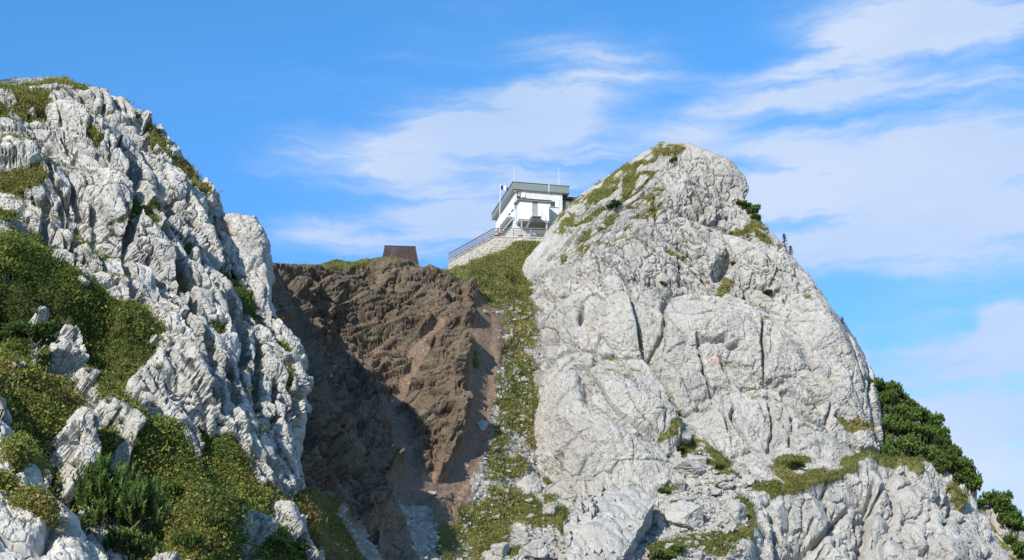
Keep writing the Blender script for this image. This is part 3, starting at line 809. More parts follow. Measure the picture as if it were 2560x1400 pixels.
GRASS_R = [([(1640, 372), (1700, 366)], 9), ([(1560, 420), (1640, 385)], 8), ([(1480, 480), (1540, 445)], 8), ([(1600, 470), (1650, 440)], 7), ([(1560, 500), (1640, 470)], 6), ([(1440, 540), (1500, 500)], 7), ([(1450, 580), (1480, 555)], 8), ([(1390, 560), (1420, 530)], 8), ([(1500, 560), (1540, 530)], 7), ([(1380, 630), (1400, 625)], 9),
           ([(1835, 548), (1890, 542), (1920, 558)], 10), ([(1920, 560), (1960, 595)], 6), ([(1800, 720), (1820, 690), (1835, 670)], 15), ([(1870, 720), (1940, 735)], 8), ([(1980, 765), (2015, 780)], 7), ([(1650, 722), (1670, 718)], 9), ([(1680, 605), (1720, 598)], 7), ([(2105, 1045), (2120, 1065)], 9), ([(2120, 1072), (2180, 1078)], 11),
           ([(1660, 1025), (1700, 1040)], 7), ([(1640, 1020), (1655, 1050)], 6), ([(1650, 1140), (1700, 1120), (1770, 1140), (1810, 1165)], 15)]


def disp_R(P, px, py, N):
    jx = px + 8 * perlin(P, 5, 3) + 4 * perlin(P, 1.3, 6); jy = py + 8 * perlin(P, 5, 4) + 4 * perlin(P, 1.3, 7)
    g = strokes(jx + 8 * perlin(P, 1.0, 9), jy + 8 * perlin(P, 1.0, 10), GRASS_R) * sstep(perlin(P, 1.3, 13), -.45, -.05)
    # slabs at the upper left dip along the ridge
    zone = sstep((1560 - px) * .5 + (560 - py) + 60, -60, 120) * sstep(1720 - px, 0, 120)
    # ledge: what lies below it stands further out
    yl = np.interp(jx, [1300, 1560, 1650, 1830, 1950, 2015, 2100, 2300], [1000, 760, 728, 718, 742, 775, 830, 1000])
    ledge = sstep(jy - yl, -7, 10) * 2.0
    slab = (sstep(jy - np.interp(jx, [1300, 1340, 1560, 1600, 1690, 1720], [930, 915, 768, 880, 1110, 1300]), -4, 10)) * (jx < np.interp(jy, [760, 890, 980, 1110, 1300], [1568, 1602, 1645, 1695, 1740])) * 1.6
    W = warp(P, 7, 1.4, 2)
    Q = W.copy(); Q[..., 0] += .25 * W[..., 2]; Q[..., 2] *= .6
    upper = sstep(760 - jy, -40, 60)
    big = 2.6 * facet(Q, 10.0, 101, 1.2, .8, .3, .05, 2.2, .36) + (.42 + .45 * upper) * facet(Q, 4.2, 102, 1.1, .9, .6, .05, 2.4, .36) + 1.2 * fbm(P, 20, 109, 2)
    a = math.radians(40)
    S = np.stack([(W[..., 0] * math.cos(a) + W[..., 2] * math.sin(a)) * .2, W[..., 1] * .6, -W[..., 0] * math.sin(a) + W[..., 2] * math.cos(a)], -1)
    fb = facet(S, 1.15, 105, .9, 1.1, .5, .14)
    d = big * (1 - .75 * zone) + .8 * fb * zone + ledge + slab - gsum(jx, jy, CRACK_R) * (.25 + .75 * sstep(perlin(P, 3.5, 63), -.35, .3))
    gb = zone * sstep(-(fb - fb.mean()), .10, .30) * sstep(perlin(P, 6, 15) + .35 * sstep(px, 1300, 1600), -.3, .2)
    g = np.maximum(g, gb * .95)
    return d, (g, zone, upper)


def fine_R(P, px, py, aux):
    g, zone, upper = aux
    W2 = warp(P, 1.5, .45, 18)
    mid = (.11 + .26 * upper) * facet(W2, 1.5, 103, 1.0, .9, .8, .06) + .10 * facet(warp(W2, .5, .15, 5), .65, 104, 1.0, 1.0, .6, .1) + .08 * ridged(W2, 1.1, 110, 3, .6)
    a = math.radians(40)
    S = np.stack([(P[..., 0] * math.cos(a) + P[..., 2] * math.sin(a)) * .3, P[..., 1] * .6, -P[..., 0] * math.sin(a) + P[..., 2] * math.cos(a)], -1)
    return mid * (1 - .8 * zone) + .25 * facet(S, .6, 106, 1, .9, .4, .18) * zone


def col_R(Q, px, py, N, N0, aux):
    g = aux[0]
    c = np.zeros(px.shape + (3,)); n = fbm(Q, 2.0, 31, 3)
    auto = sstep(N[..., 2] + .25 * n, .78, 1.0) * sstep(perlin(Q, 8, 45) + .4 * n, .15, .5) * .8
    c[..., 0] = np.clip(np.maximum(g + .12 * n * (g > .05), auto), 0, 1)
    c[..., 1] = np.clip(strokes(px, py, [([(1770, 915), (1795, 925)], 14), ([(1855, 950), (1868, 985)], 7), ([(1430, 680), (1450, 720)], 8)]) * .5 * sstep(n, -.5, .3), 0, 1)
    c[..., 2] = .0
    return c


PX, PY = rowgrid(352, 1300, 540, 450, xlR, xrR)
eL = PX - xlR(PY); eR = xrR(PY) - PX
top = np.interp(PX, [1300, 1450, 1520, 1620, 1690, 1790, 1860, 1900], [640, 480, 440, 385, 356, 385, 440, 520])
YY = DR(PX, PY) + rounding(eL, 40, 1.8) + rounding(eR, 45, 2.2)
sheet('right_crag', PX, PY, YY, disp_R, col_R, M_right, fine=fine_R, damp=.2 + .8 * sstep(PY - top, 0, 55), edge=np.minimum(np.minimum(np.where(PY > 760, 40 + eL, eL), eR), PY - top), ext=(('left', 16, 2, 16), ('right', 22, 3, 22), ('top', 12, 2, 8)),
      label='great pale limestone crag at right with a rounded summit', cat='crag')

# ------------------------------------------------------------------ rubble shelf and lower cliff at right
ytC = curve([(1100, 1215), (1300, 1190), (1500, 1160), (1700, 1120), (1900, 1130), (2100, 1140), (2200, 1146), (2290, 1148), (2330, 1162), (2380, 1192), (2430, 1232), (2470, 1285), (2500, 1330), (2530, 1372), (2550, 1410), (2590, 1460), (2700, 1540), (2760, 1560)])
ybC = lambda t: np.maximum(1570, ytC(t) + 40)
DC = tps([(1100, 1215, 142), (1300, 1190, 141), (1500, 1170, 140), (1700, 1130, 140), (1900, 1140, 141), (2100, 1145, 143), (2200, 1150, 144), (2330, 1170, 148), (2430, 1240, 151), (2510, 1350, 151), (2600, 1470, 152),
          (1200, 1300, 128), (1400, 1300, 128), (1600, 1300, 128), (1800, 1250, 131), (1950, 1200, 136), (2050, 1200, 137), (2200, 1200, 139), (1900, 1300, 130), (2000, 1300, 132), (2150, 1300, 135), (2350, 1300, 141), (2450, 1320, 146),
          (1150, 1400, 119), (1400, 1400, 118), (1600, 1400, 119), (1800, 1400, 121), (1950, 1400, 126), (2150, 1400, 131), (2350, 1400, 136), (2500, 1400, 145), (1200, 1570, 107), (1600, 1570, 107), (1950, 1570, 118), (2300, 1570, 127), (2600, 1570, 142)])
GRASS_C = [([(1650, 1150), (1700, 1130), (1770, 1145), (1810, 1170)], 17), ([(1520, 1200), (1590, 1185)], 16), ([(1650, 1230), (1690, 1222)], 14), ([(1950, 1165), (2010, 1158)], 13), ([(1880, 1235), (1940, 1215)], 10), ([(1930, 1240), (2060, 1200), (2130, 1175)], 12), ([(1840, 1260), (1875, 1290), (1880, 1320)], 12), ([(1860, 1330), (1870, 1345)], 14), ([(1670, 1385), (1760, 1360), (1850, 1340)], 18), ([(1640, 1390), (1680, 1400)], 24),
           ([(1180, 1300), (1250, 1270), (1320, 1290)], 40), ([(1170, 1370), (1230, 1340)], 45), ([(1330, 1320), (1410, 1290)], 16), ([(1365, 1258), (1385, 1262)], 8), ([(1370, 1215), (1390, 1215)], 10), ([(1280, 1400), (1300, 1380)], 10), ([(2100, 1155), (2160, 1150)], 9), ([(2180, 1150), (2300, 1158)], 8), ([(2270, 1160), (2300, 1180)], 8), ([(1940, 1180), (1990, 1210), (2050, 1190)], 14), ([(1900, 1235), (1960, 1225)], 9), ([(1750, 1160), (1830, 1200)], 10), ([(2380, 1210), (2420, 1250)], 7), ([(1770, 1380), (1830, 1390)], 14), ([(1400, 1330), (1440, 1340)], 12)]
CRACK_C = [([(1935, 1290), (1960, 1350), (1990, 1380)], 7, 2.2), ([(1985, 1370), (2030, 1350)], 10, 3.0), ([(2190, 1200), (2180, 1290), (2160, 1380)], 10, 1.8), ([(2220, 1200), (2200, 1260)], 8, 1.4), ([(2050, 1330), (2100, 1310)], 8, 1.6), ([(2320, 1380), (2330, 1400)], 9, 2.2), ([(2400, 1250), (2360, 1310)], 7, 1.6), ([(2500, 1340), (2520, 1370)], 7, 1.6), ([(2280, 1290), (2300, 1350)], 6, 1.2), ([(2130, 1250), (2060, 1340)], 6, 1.2)]


def disp_C(P, px, py, N):
    jx = px + 8 * perlin(P, 5, 3) + 4 * perlin(P, 1.3, 6); jy = py + 8 * perlin(P, 5, 4) + 4 * perlin(P, 1.3, 7)
    g = strokes(jx, jy, GRASS_C)
    cliff = sstep(jx - np.interp(jy, [1150, 1230, 1260, 1300, 1400, 1560], [2200, 1990, 1900, 1890, 1880, 1860]), -20, 40)
    W = warp(P, 6, 1.2, 2); a = math.radians(28)
    Q = W.copy(); Q[..., 0] -= .45 * W[..., 2]; Q[..., 2] *= .45
    rockc = 1.3 * facet(Q, 6, 201, 1, .9, .5, .06) + .65 * facet(Q, 2.4, 202, 1.0, .9, .7, .06) + .8 * fbm(P, 12, 3, 2)
    rub = .5 * facet(warp(P, 3, .5, 28), 1.7, 205, .9, 1.2, .3, .12) + .5 * fbm(P, 5, 207, 2)
    d = rockc * cliff + rub * (1 - cliff) - gsum(jx, jy, CRACK_C)
    return d * (1 - .6 * g) + .25 * g * (1 + fbm(P, 1.5, 5, 2)), (g, cliff)


def fine_C(P, px, py, aux):
    g, cliff = aux
    W2 = warp(P, 1.4, .4, 18)
    return ((.16 + .05 * cliff) * facet(W2, 1.0, 203, 1.0, 1.0, .4, .12) + .10 * facet(warp(W2, .5, .15, 5), .5, 204, 1.0, 1.0, .4, .14)) * (1 - .7 * g)


def col_C(Q, px, py, N, N0, aux):
    g, cliff = aux
    c = np.zeros(px.shape + (3,)); n = fbm(Q, 1.6, 31, 3)
    auto = sstep(N[..., 2] + .3 * n, .75, 1.0) * sstep(perlin(Q, 5, 45) + .4 * n, .2, .5) * .7
    c[..., 0] = np.clip(np.maximum(g + .2 * n * (g > .05), auto), 0, 1)
    c[..., 2] = .38 * (1 - cliff) * sstep(n, -.2, .5)
    return c


PX, PY = colgrid(1140, 2760, 660, 210, ytC, ybC)
sheet('lower_right_cliff', PX, PY, DC(PX, PY) + rounding(PY - ytC(PX), 22, 1.6) * sstep(PX, 2180, 2260), disp_C, col_C, M_right, fine=fine_C, edge=np.where(PX > 2190, PY - ytC(PX), 1e3), ext=(('top', 14, 2.5, 10),),
      label='rubble shelf and lower pale cliff below the right crag', cat='cliff')

# ------------------------------------------------------------------ wooded ridges behind the right crag
def ridge(name, tops, x0, x1, Y0, drop, seed, label, ybot=1560):
    yt = curve(tops)
    PX, PY = colgrid(x0, x1, 120, 110, yt, lambda t: np.maximum(ybot, yt(t) + 60))

    def dsp(P, px, py, N):
        return .9 * facet(warp(P, 4, 1, 3), 3.5, seed, 1, .7, .4, .12) + .3 * facet(P, 1.1, seed + 1, 1, .7, .4, .15) + .8 * fbm(P, 8, seed, 2), 0 * px

    def cl(Q, px, py, N, N0, g):
        c = np.zeros(px.shape + (3,)); n = fbm(Q, 4, seed + 5, 3)
        c[..., 0] = sstep(n + .6 * N[..., 2], .1, .4) * .95
        return c
    sheet(name, PX, PY, Y0 - (PY - yt(PX)) * drop + rounding(PY - yt(PX), 25, 1.5), dsp, cl, M_right, ext=(('top', 18, 6, 10),), label=label, cat='ridge')


ridge('pine_ridge', [(2080, 900), (2150, 960), (2190, 992), (2240, 1020), (2300, 1052), (2340, 1102), (2380, 1162), (2420, 1225), (2470, 1300), (2560, 1400), (2760, 1560)], 2080, 2700, 158, .02, 301, 'steep slope behind the right crag overgrown with dwarf pine')
ridge('far_ridge', [(2400, 1290), (2450, 1262), (2490, 1262), (2530, 1275), (2560, 1295), (2620, 1330), (2760, 1400)], 2400, 2760, 172, .03, 331, 'farther rocky ridge with pines at the right edge')
# ------------------------------------------------------------------ the mountain hut
PHI = math.radians(14)
R0 = at(1283, 455, 184)                                   # front left top corner of the roof edge
hut = empty('mountain_hut', (R0[0], R0[1], R0[2] - 6.6), PHI)
tag(hut, 'white two-storey mountain hut with grey-green roof edge on the saddle', 'hut')
H = 6.6                                                   # roof edge top above the hut's origin
x0, x1, y0, y1 = .50, 7.15, .40, 12.3                     # outer faces of the walls
# the front wall with its window opening, built in pieces round the hole; the other walls
wx0, wx1, wz0, wz1 = 5.42, 6.12, 3.62, 4.38
wt = .3
walls = empty('wall', (0, 0, 0)); walls.parent = hut
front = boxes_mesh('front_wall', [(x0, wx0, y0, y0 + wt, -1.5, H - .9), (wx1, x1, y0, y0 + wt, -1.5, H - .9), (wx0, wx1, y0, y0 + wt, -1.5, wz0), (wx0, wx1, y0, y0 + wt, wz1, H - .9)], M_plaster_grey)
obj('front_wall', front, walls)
# left wall with a row of window openings
lw = [(1.9, 2.7), (3.6, 4.4), (5.3, 6.1), (7.0, 7.8), (8.7, 9.5)]
SL = .055                                                  # the roof falls gently to the back
pieces = [(x0, x0 + wt, y0 + wt, y1, -1.5, 3.3), (x0, x0 + wt, y0 + wt, y1, 4.45, H - 1.6)]
ys = [y0 + wt] + [v for ab in lw for v in ab] + [y1]
pieces += [(x0, x0 + wt, ys[i], ys[i + 1], 3.3, 4.45) for i in range(0, len(ys), 2)]
obj('left_wall', boxes_mesh('left_wall', pieces, M_plaster), walls)
obj('left_gable', mesh_np('left_gable', np.array([(x0, y0 + wt, H - 1.6), (x0 + wt, y0 + wt, H - 1.6), (x0 + wt, y1, H - 1.6), (x0, y1, H - 1.6), (x0, y0 + wt, H - .9), (x0 + wt, y0 + wt, H - .9), (x0 + wt, y1, H - .95 - SL * 11), (x0, y1, H - .95 - SL * 11)]), np.array(BOXF), M_plaster), walls)
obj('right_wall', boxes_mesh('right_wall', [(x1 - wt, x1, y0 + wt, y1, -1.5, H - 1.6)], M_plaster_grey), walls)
obj('back_wall', boxes_mesh('back_wall', [(x0, x1, y1, y1 + wt, -1.5, H - 1.7)], M_plaster), walls)
# plinth with a reddish stain line at the right foot of the wall
box('plinth', hut, M_concrete, 4.3, x1 + .04, y0 - .05, y0 - .004, -1.5, 1.15)


def slab(name, parent, mat, X0, X1, Y0, Y1, zb, zt, sl):
    f = lambda y: -sl * y
    c = [(X0, Y0, zb + f(Y0)), (X1, Y0, zb + f(Y0)), (X1, Y1, zb + f(Y1)), (X0, Y1, zb + f(Y1)), (X0, Y0, zt + f(Y0)), (X1, Y0, zt + f(Y0)), (X1, Y1, zt + f(Y1)), (X0, Y1, zt + f(Y1))]
    return hexa(name, parent, mat, c)


roof = slab('roof', hut, M_greymetal, .06, 8.0, .06, 12.74, H - .62, H - .10, SL)
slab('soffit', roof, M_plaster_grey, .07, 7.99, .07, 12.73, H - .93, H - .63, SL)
# sheet-clad roof edge, in upright sheets
for side in ('front', 'left', 'right'):
    n = 27 if side == 'front' else 42
    for i in range(n):
        if side == 'front':
            a, b = 8.06 * i / n, 8.06 * (i + 1) / n
            slab('fascia_sheet', roof, M_fascia, a + .006, b - .006, -.03 - .012 * (i % 2), .05, H - 1.0, H - .02, 0)
        else:
            a, b = .06 + 12.7 * i / n, .06 + 12.7 * (i + 1) / n
            X = (-.03 - .012 * (i % 2), .05) if side == 'left' else (8.01, 8.09 + .012 * (i % 2))
            slab('fascia_sheet', roof, M_fascia, X[0], X[1], a + .006, b - .006, H - 1.0, H - .02, SL)
slab('roof_edge_cap', roof, M_darkmetal, -.10, 8.16, -.10, .10, H - .018, H + .05, 0)
slab('roof_edge_cap', roof, M_darkmetal, -.10, .10, .10, 12.8, H - .018, H + .05, SL)
box('gutter_stub', roof, M_white, 8.16, 8.3, -.02, .12, H - .2, H - .06)
# window in the front wall
win = empty('window', (0, 0, 0)); win.parent = hut
box('pane', win, M_glass, wx0 + .06, wx1 - .06, y0 + .12, y0 + .14, wz0 + .06, wz1 - .06)
obj('frame', boxes_mesh('frame', [(wx0, wx0 + .06, y0 + .08, y0 + .16, wz0, wz1), (wx1 - .06, wx1, y0 + .08, y0 + .16, wz0, wz1), (wx0 + .06, wx1 - .06, y0 + .08, y0 + .16, wz0, wz0 + .06), (wx0 + .06, wx1 - .06, y0 + .08, y0 + .16, wz1 - .06, wz1), (wx0 + .33, wx0 + .37, y0 + .085, y0 + .155, wz0 + .06, wz1 - .06)], M_darkmetal), win)
box('sill', win, M_greymetal, wx0 - .35, wx1 + .45, y0 - .12, y0 - .003, wz0 - .12, wz0 - .04)
box('shutter', win, M_white, wx0 - .42, wx0 - .03, y0 - .06, y0 - .004, wz0 - .02, wz1 + .02)
box('shutter', win, M_white, wx1 + .03, wx1 + .50, y0 - .06, y0 - .004, wz0 - .02, wz1 + .02)
for a, b in lw:                                            # windows of the left wall, shutters folded out
    w = empty('window', (0, 0, 0)); w.parent = hut
    box('pane', w, M_glass, x0 + .12, x0 + .14, a + .05, b - .05, 3.35, 4.40)
    obj('frame', boxes_mesh('frame', [(x0 + .08, x0 + .17, a, a + .05, 3.3, 4.45), (x0 + .08, x0 + .17, b - .05, b, 3.3, 4.45), (x0 + .08, x0 + .17, a + .05, b - .05, 3.3, 3.35), (x0 + .08, x0 + .17, a + .05, b - .05, 4.40, 4.45)], M_white), w)
    box('shutter', w, M_white, x0 - .28, x0 - .004, a - .05, a, 3.3, 4.45)
    box('shutter', w, M_white, x0 - .28, x0 - .004, b, b + .05, 3.3, 4.45)
    box('sill', w, M_darkmetal, x0 - .14, x0 - .003, a - .05, b + .05, 3.18, 3.27)
for i in range(6):                                         # small dark brackets under the windows
    box('wall_bracket', hut, M_darkmetal, x0 - .16, x0 - .003, 3.0 + i * 1.35, 3.25 + i * 1.35, 2.45, 2.68)
# long low window band over the terrace
band = empty('window_band', (0, 0, 0)); band.parent = hut
for i in range(5):
    box('pane', band, M_glass, x0 - .05, x0 - .02, 2.4 + i * 1.2, 3.5 + i * 1.2, 1.1, 1.7)
obj('frame', boxes_mesh('frame', [(x0 - .10, x0 - .004, 2.3, 8.45, 1.72, 1.82), (x0 - .10, x0 - .004, 2.3, 8.45, .98, 1.08)], M_greymetal), band)
slab('awning', hut, M_white, x0 - 1.0, x0 - .12, 1.2, 9.0, 1.98, 2.06, 0)
# weathered corner: dark climbing rods, lamp and wooden beam end under the roof
obj('beam_end', boxes_mesh('beam_end', [(.20, .48, .16, .38, H - 1.32, H - 1.05), (.52, .72, .16, .38, H - 1.22, H - 1.03)], M_wood), hut)
tubes('corner_bracing', hut, M_darkmetal, [((.62, .33, 3.15), (.62, .33, 5.5), .025, .025), ((1.10, .33, 3.15), (1.10, .33, 5.5), .025, .025)] + [((.62, .33, 3.3 + i * .42), (1.10, .33, 3.62 + i * .42), .022, .022) for i in range(5)] + [((1.10, .33, 3.3 + i * .42), (.62, .33, 3.62 + i * .42), .022, .022) for i in range(5)], 6)
box('meter_box', hut, M_darkmetal, .70, 1.02, .22, .395, 4.35, 4.75)
box('wall_cabinet', hut, M_white, 1.35, 1.75, .22, .395, 4.62, 5.05)
tubes('conduit', hut, M_white, [((1.78, .34, 5.68), (1.78, .34, 4.62), .05, .05)], 8)
tubes('vent_pipe', hut, M_white, [((5.1, -.10, 6.62), (5.1, -.10, 5.62), .045, .045), ((5.1, -.10, 5.64), (5.12, .34, 5.42), .045, .045)], 8)
tubes('wall_stay', hut, M_greymetal, [((1.3, .34, 4.05), (2.2, .34, 3.78), .03, .03), ((2.2, .34, 3.78), (2.35, .34, 4.5), .03, .03)], 6)
# roof things: solar panels on stands, lightning rods
for X in (2.0, 4.75):
    sp_ = empty('solar_panel', (X, 2.2, H - .15)); sp_.parent = hut
    hexa('panel', sp_, M_solar, [(-.75, 0, .32), (.75, 0, .62), (.75, 1.5, .62), (-.75, 1.5, .32), (-.75, 0, .37), (.75, 0, .67), (.75, 1.5, .67), (-.75, 1.5, .37)])
    for sx, sy, sz in ((.6, .1, .6), (.6, 1.4, .6), (-.6, .1, .33)):
        tubes('strut', sp_, M_greymetal, [((sx, sy, -.2), (sx, sy, sz), .03, .03)], 6)
for X, Y, h in ((.35, .9, 2.4), (6.9, 1.2, 3.1)):
    tubes('lightning_rod', hut, M_white, [((X, Y, H - .2), (X, Y, H + h), .028, .014)], 6)
# annex in front with its flat roof, door and landing
ax0, ax1, ay0 = .48, 4.62, -1.75
ann = empty('annex', (0, 0, 0)); ann.parent = hut
zb = .78
dx0, dx1, dz0, dz1 = 2.25, 3.05, zb + .42, zb + 2.62
obj('annex_wall', boxes_mesh('annex_wall', [(ax0, dx0, ay0, ay0 + .25, zb, 3.38), (dx1, ax1, ay0, ay0 + .25, zb, 3.38), (dx0, dx1, ay0, ay0 + .25, zb, dz0), (dx0, dx1, ay0, ay0 + .25, dz1, 3.38),
                                       (ax0, ax0 + .25, ay0 + .25, y0 - .004, zb, 3.38), (ax1 - .25, ax1, ay0 + .25, y0 - .004, zb, 3.38), (ax0 + .25, ax1 - .25, ay0 + .25, y0 - .004, zb, zb + .2)], M_plaster), ann)
ar = box('annex_roof', ann, M_greymetal, ax0 - .35, ax1 + .25, ay0 - .35, y0 - .003, 3.40, 3.62)
box('roof_rim', ar, M_darkmetal, ax0 - .38, ax1 + .28, ay0 - .38, ay0 - .352, 3.46, 3.66)
dr = empty('door', (0, 0, 0)); dr.parent = ann
for i in range(5):
    box('door_panel', dr, M_door, dx0 + .05, dx1 - .05, ay0 + .08, ay0 + .13, dz0 + .03 + i * .42, dz0 + .44 + i * .42)
obj('door_frame', boxes_mesh('door_frame', [(dx0, dx0 + .05, ay0 + .02, ay0 + .16, dz0, dz1), (dx1 - .05, dx1, ay0 + .02, ay0 + .16, dz0, dz1), (dx0 + .05, dx1 - .05, ay0 + .02, ay0 + .16, dz1 - .05, dz1)], M_greymetal), dr)
box('handle', dr, M_darkmetal, dx0 + .10, dx0 + .24, ay0 + .02, ay0 + .075, dz0 + 1.0, dz0 + 1.05)
st = empty('stair', (0, 0, 0)); st.parent = ann
box('landing', st, M_greymetal, 2.0, 3.35, ay0 - 1.0, ay0 - .005, zb + .22, zb + .34)
for s_ in (0, 1):
    yy = ay0 - .95 + s_ * .85
    hexa('stringer', st, M_railwood, [(.95, yy - .04, -1.0), (1.15, yy - .04, -1.0), (1.15, yy + .04, -1.0), (.95, yy + .04, -1.0), (1.95, yy - .04, zb + .34), (2.15, yy - .04, zb + .34), (2.15, yy + .04, zb + .34), (1.95, yy + .04, zb + .34)])
for i in range(8):
    f_ = (i + .5) / 8
    box('tread', st, M_railwood, .95 + f_ * 1.0, 1.25 + f_ * 1.0, ay0 - .9, ay0 - .12, -1.0 + f_ * 2.1, -.95 + f_ * 2.1)
tubes('landing_rail', st, M_greymetal, [((3.3, ay0 - .95, zb + .34), (3.3, ay0 - .95, zb + 1.25), .03, .03), ((3.3, ay0 - .95, zb + .9), (3.75, ay0 - .95, zb + .4), .02, .02), ((3.3, ay0 - .95, zb + .36), (3.9, ay0 - .95, zb + .36), .025, .025), ((3.9, ay0 - .95, zb + .36), (3.9, ay0 - .95, zb), .025, .025)], 6)
obj('underframe', boxes_mesh('underframe', [(ax0 + .1, ax1 - .1, ay0 + .1, y0 - .01, zb - .22, zb - .01), (.7, .85, ay0 + .1, ay0 + .3, -1.5, zb - .22), (4.2, 4.4, ay0 + .1, ay0 + .3, -1.5, zb - .22)], M_greymetal), ann)
tubes('drain_pipe', hut, M_greymetal, [((.42, -.2, 3.4), (.42, -.2, 1.3), .04, .04), ((.42, -.2, 1.3), (.30, -.2, .9), .04, .04)], 6)
# grey boarded lean-to at the right
lt = empty('lean_to', (0, 0, 0)); lt.parent = hut
for i in range(11):
    box('board', lt, M_slat, 7.18 + i * .21, 7.37 + i * .21, 1.2 + .015 * (i % 3), 1.28 + .015 * (i % 3), .5, 5.05 - .02 * i)
lr = slab('lean_to_roof', lt, M_roofbrown, 7.0, 9.75, .75, 5.5, 5.15, 5.35, .0)
for i in range(9):
    box('rafter_end', lr, M_roofbrown, 7.35 + i * .27, 7.45 + i * .27, .62, .745, 5.02, 5.16)

# ------------------------------------------------------------------ terrace: wall of stones, railing
TER = [(1122, 652.5, 181.6), (1235, 591.5, 179.4), (1300, 594, 181.0), (1372, 592, 183.5)]   # line of the coping as photographed; heights made level below
zc = at(1235, 591.5, 179.4)[2]


def level(px, Y0=None, py=None):
    """point at coping height seen at column px, on the line of row py"""
    lo, hi = 150., 260.
    for _ in range(60):
        m_ = (lo + hi) / 2
        if at(px, py, m_)[2] > zc: hi = m_
        else: lo = m_
    return at(px, py, lo)


A = at(1235, 591.5, 179.4)
Bp = level(1122, py=653.0)             # recedes to the left
Bp = A + (Bp - A) * min(1.0, 17.0 / np.linalg.norm(Bp - A)) if np.linalg.norm(Bp - A) > 40 else Bp
Cp = A + np.array([7.2, .2, 0.0])
tw = empty('terrace_wall', A); tag(tw, 'pale rubble stone retaining wall carrying the hut terrace', 'wall')


def wall_run(P0, P1, hgt, parent, seed, flip):
    """stones in rough courses on the outer face of P0..P1, mortar core behind, coping above"""
    r = np.random.default_rng(seed)
    d = P1 - P0; L = math.hypot(d[0], d[1]); ux = d / np.linalg.norm(d); nx = np.array([ux[1], -ux[0], 0]) * flip
    T = lambda s, o, z: P0 + ux * s + nx * o + np.array([0, 0, z]) - A
    c = lambda s0, s1, o0, o1, z0, z1: [T(s0, o1, z0), T(s1, o1, z0), T(s1, o0, z0), T(s0, o0, z0), T(s0, o1, z1), T(s1, o1, z1), T(s1, o0, z1), T(s0, o0, z1)]
    hexa('core', parent, M_mortar, c(0, L, -.6, -.05, -hgt, -.16))
    hexa('coping', parent, M_concrete, c(-.1, L + .1, -.65, .12, -.158, 0))
    z = -.17
    while z > -hgt:
        h = r.uniform(.26, .42); s = -.02
        while s < L:
            w = r.uniform(.32, .75); e = min(s + w, L + .02)
            if e - s > .12:
                j = r.uniform(-.035, .035, (8, 3)); cc = np.array(c(s + .015, e - .015, -.07, r.uniform(.0, .05), max(z - h, -hgt) + .012, z - .012)) + j
                hexa('stone', parent, M_stonewall, cc)
            s = e
        z -= h


wall_run(A, Bp, 4.2, tw, 3, -1)
wall_run(A, Cp, 2.2, tw, 4, 1)
hexa('terrace_floor', tw, M_concrete, [np.array(v) - A + np.array([0, 0, z]) for z in (-.9, -.17) for v in (A + [.3, .3, 0], Cp + [0, .3, 0], Cp + [-2, 14, 0], Bp + [.6, .1, 0])])
rl = empty('terrace_railing', A); tag(rl, 'grey weathered railing running round the hut terrace', 'railing')


def rail_run(P0, P1, ts, parent):
    d = P1 - P0; L = np.linalg.norm(d); u = d / L
    for t_ in ts:
        p = P0 + d * t_ - A
        hexa('post', parent, M_railwood, [p + np.array(v) for v in [(-.06, -.06, .002), (.06, -.06, .002), (.06, .06, .002), (-.06, .06, .002), (-.06, -.06, 1.08), (.06, -.06, 1.08), (.06, .06, 1.08), (-.06, .06, 1.08)]])
    for z in (1.10, .76, .48, .2):
        w = np.array([-u[1], u[0], 0]) * (.09 if z > 1 else .035)
        hh = .06 if z > 1 else .10
        o_ = np.array([0, 0, z]); f_ = np.array([-u[1], u[0], 0]) * 0.0
        a_, b_ = P0 - A + o_ + f_, P1 - A + o_ + f_
        hexa('rail', parent, M_railwood, [a_ - w, b_ - w, b_ + w, a_ + w, a_ - w + [0, 0, hh], b_ - w + [0, 0, hh], b_ + w + [0, 0, hh], a_ + w + [0, 0, hh]])


rail_run(A, Bp, np.linspace(0, 1, 9), rl)
rail_run(A, Cp, (.36, .68, 1.0), rl)

# flagpole with its flag
fp = A + np.array([.7, 2.2, -.17])
fl = empty('flagpole', fp); tag(fl, 'tall white flagpole with a small dark and white flag beside the hut', 'flagpole')
tubes('pole', fl, M_white, [((0, 0, 0), (0.12, 0, 8.35), .05, .03)], 10)
fv = []; ff = []
nx_, nz_ = 10, 6
for j in range(nz_ + 1):
    for i in range(nx_ + 1):
        u_ = i / nx_; v_ = j / nz_
        fv.append((.18 + .95 * u_, .14 * math.sin(u_ * 7 + v_ * 1.5), 8.05 - .62 * v_ + .12 * math.sin(u_ * 5) - .10 * u_))
for j in range(nz_):
    for i in range(nx_):
        a_ = j * (nx_ + 1) + i; ff.append((a_, a_ + 1, a_ + nx_ + 2, a_ + nx_ + 1))
fv = np.array(fv); ff = np.array(ff); fi = np.arange(len(ff)) % nx_
obj('flag_cloth', mesh_np('flag_cloth', fv, ff[(fi < 4) | (fi > 7)], M_navy, True), fl)
obj('flag_stripe', mesh_np('flag_stripe', fv, ff[(fi >= 4) & (fi <= 7)], M_white, True), fl)

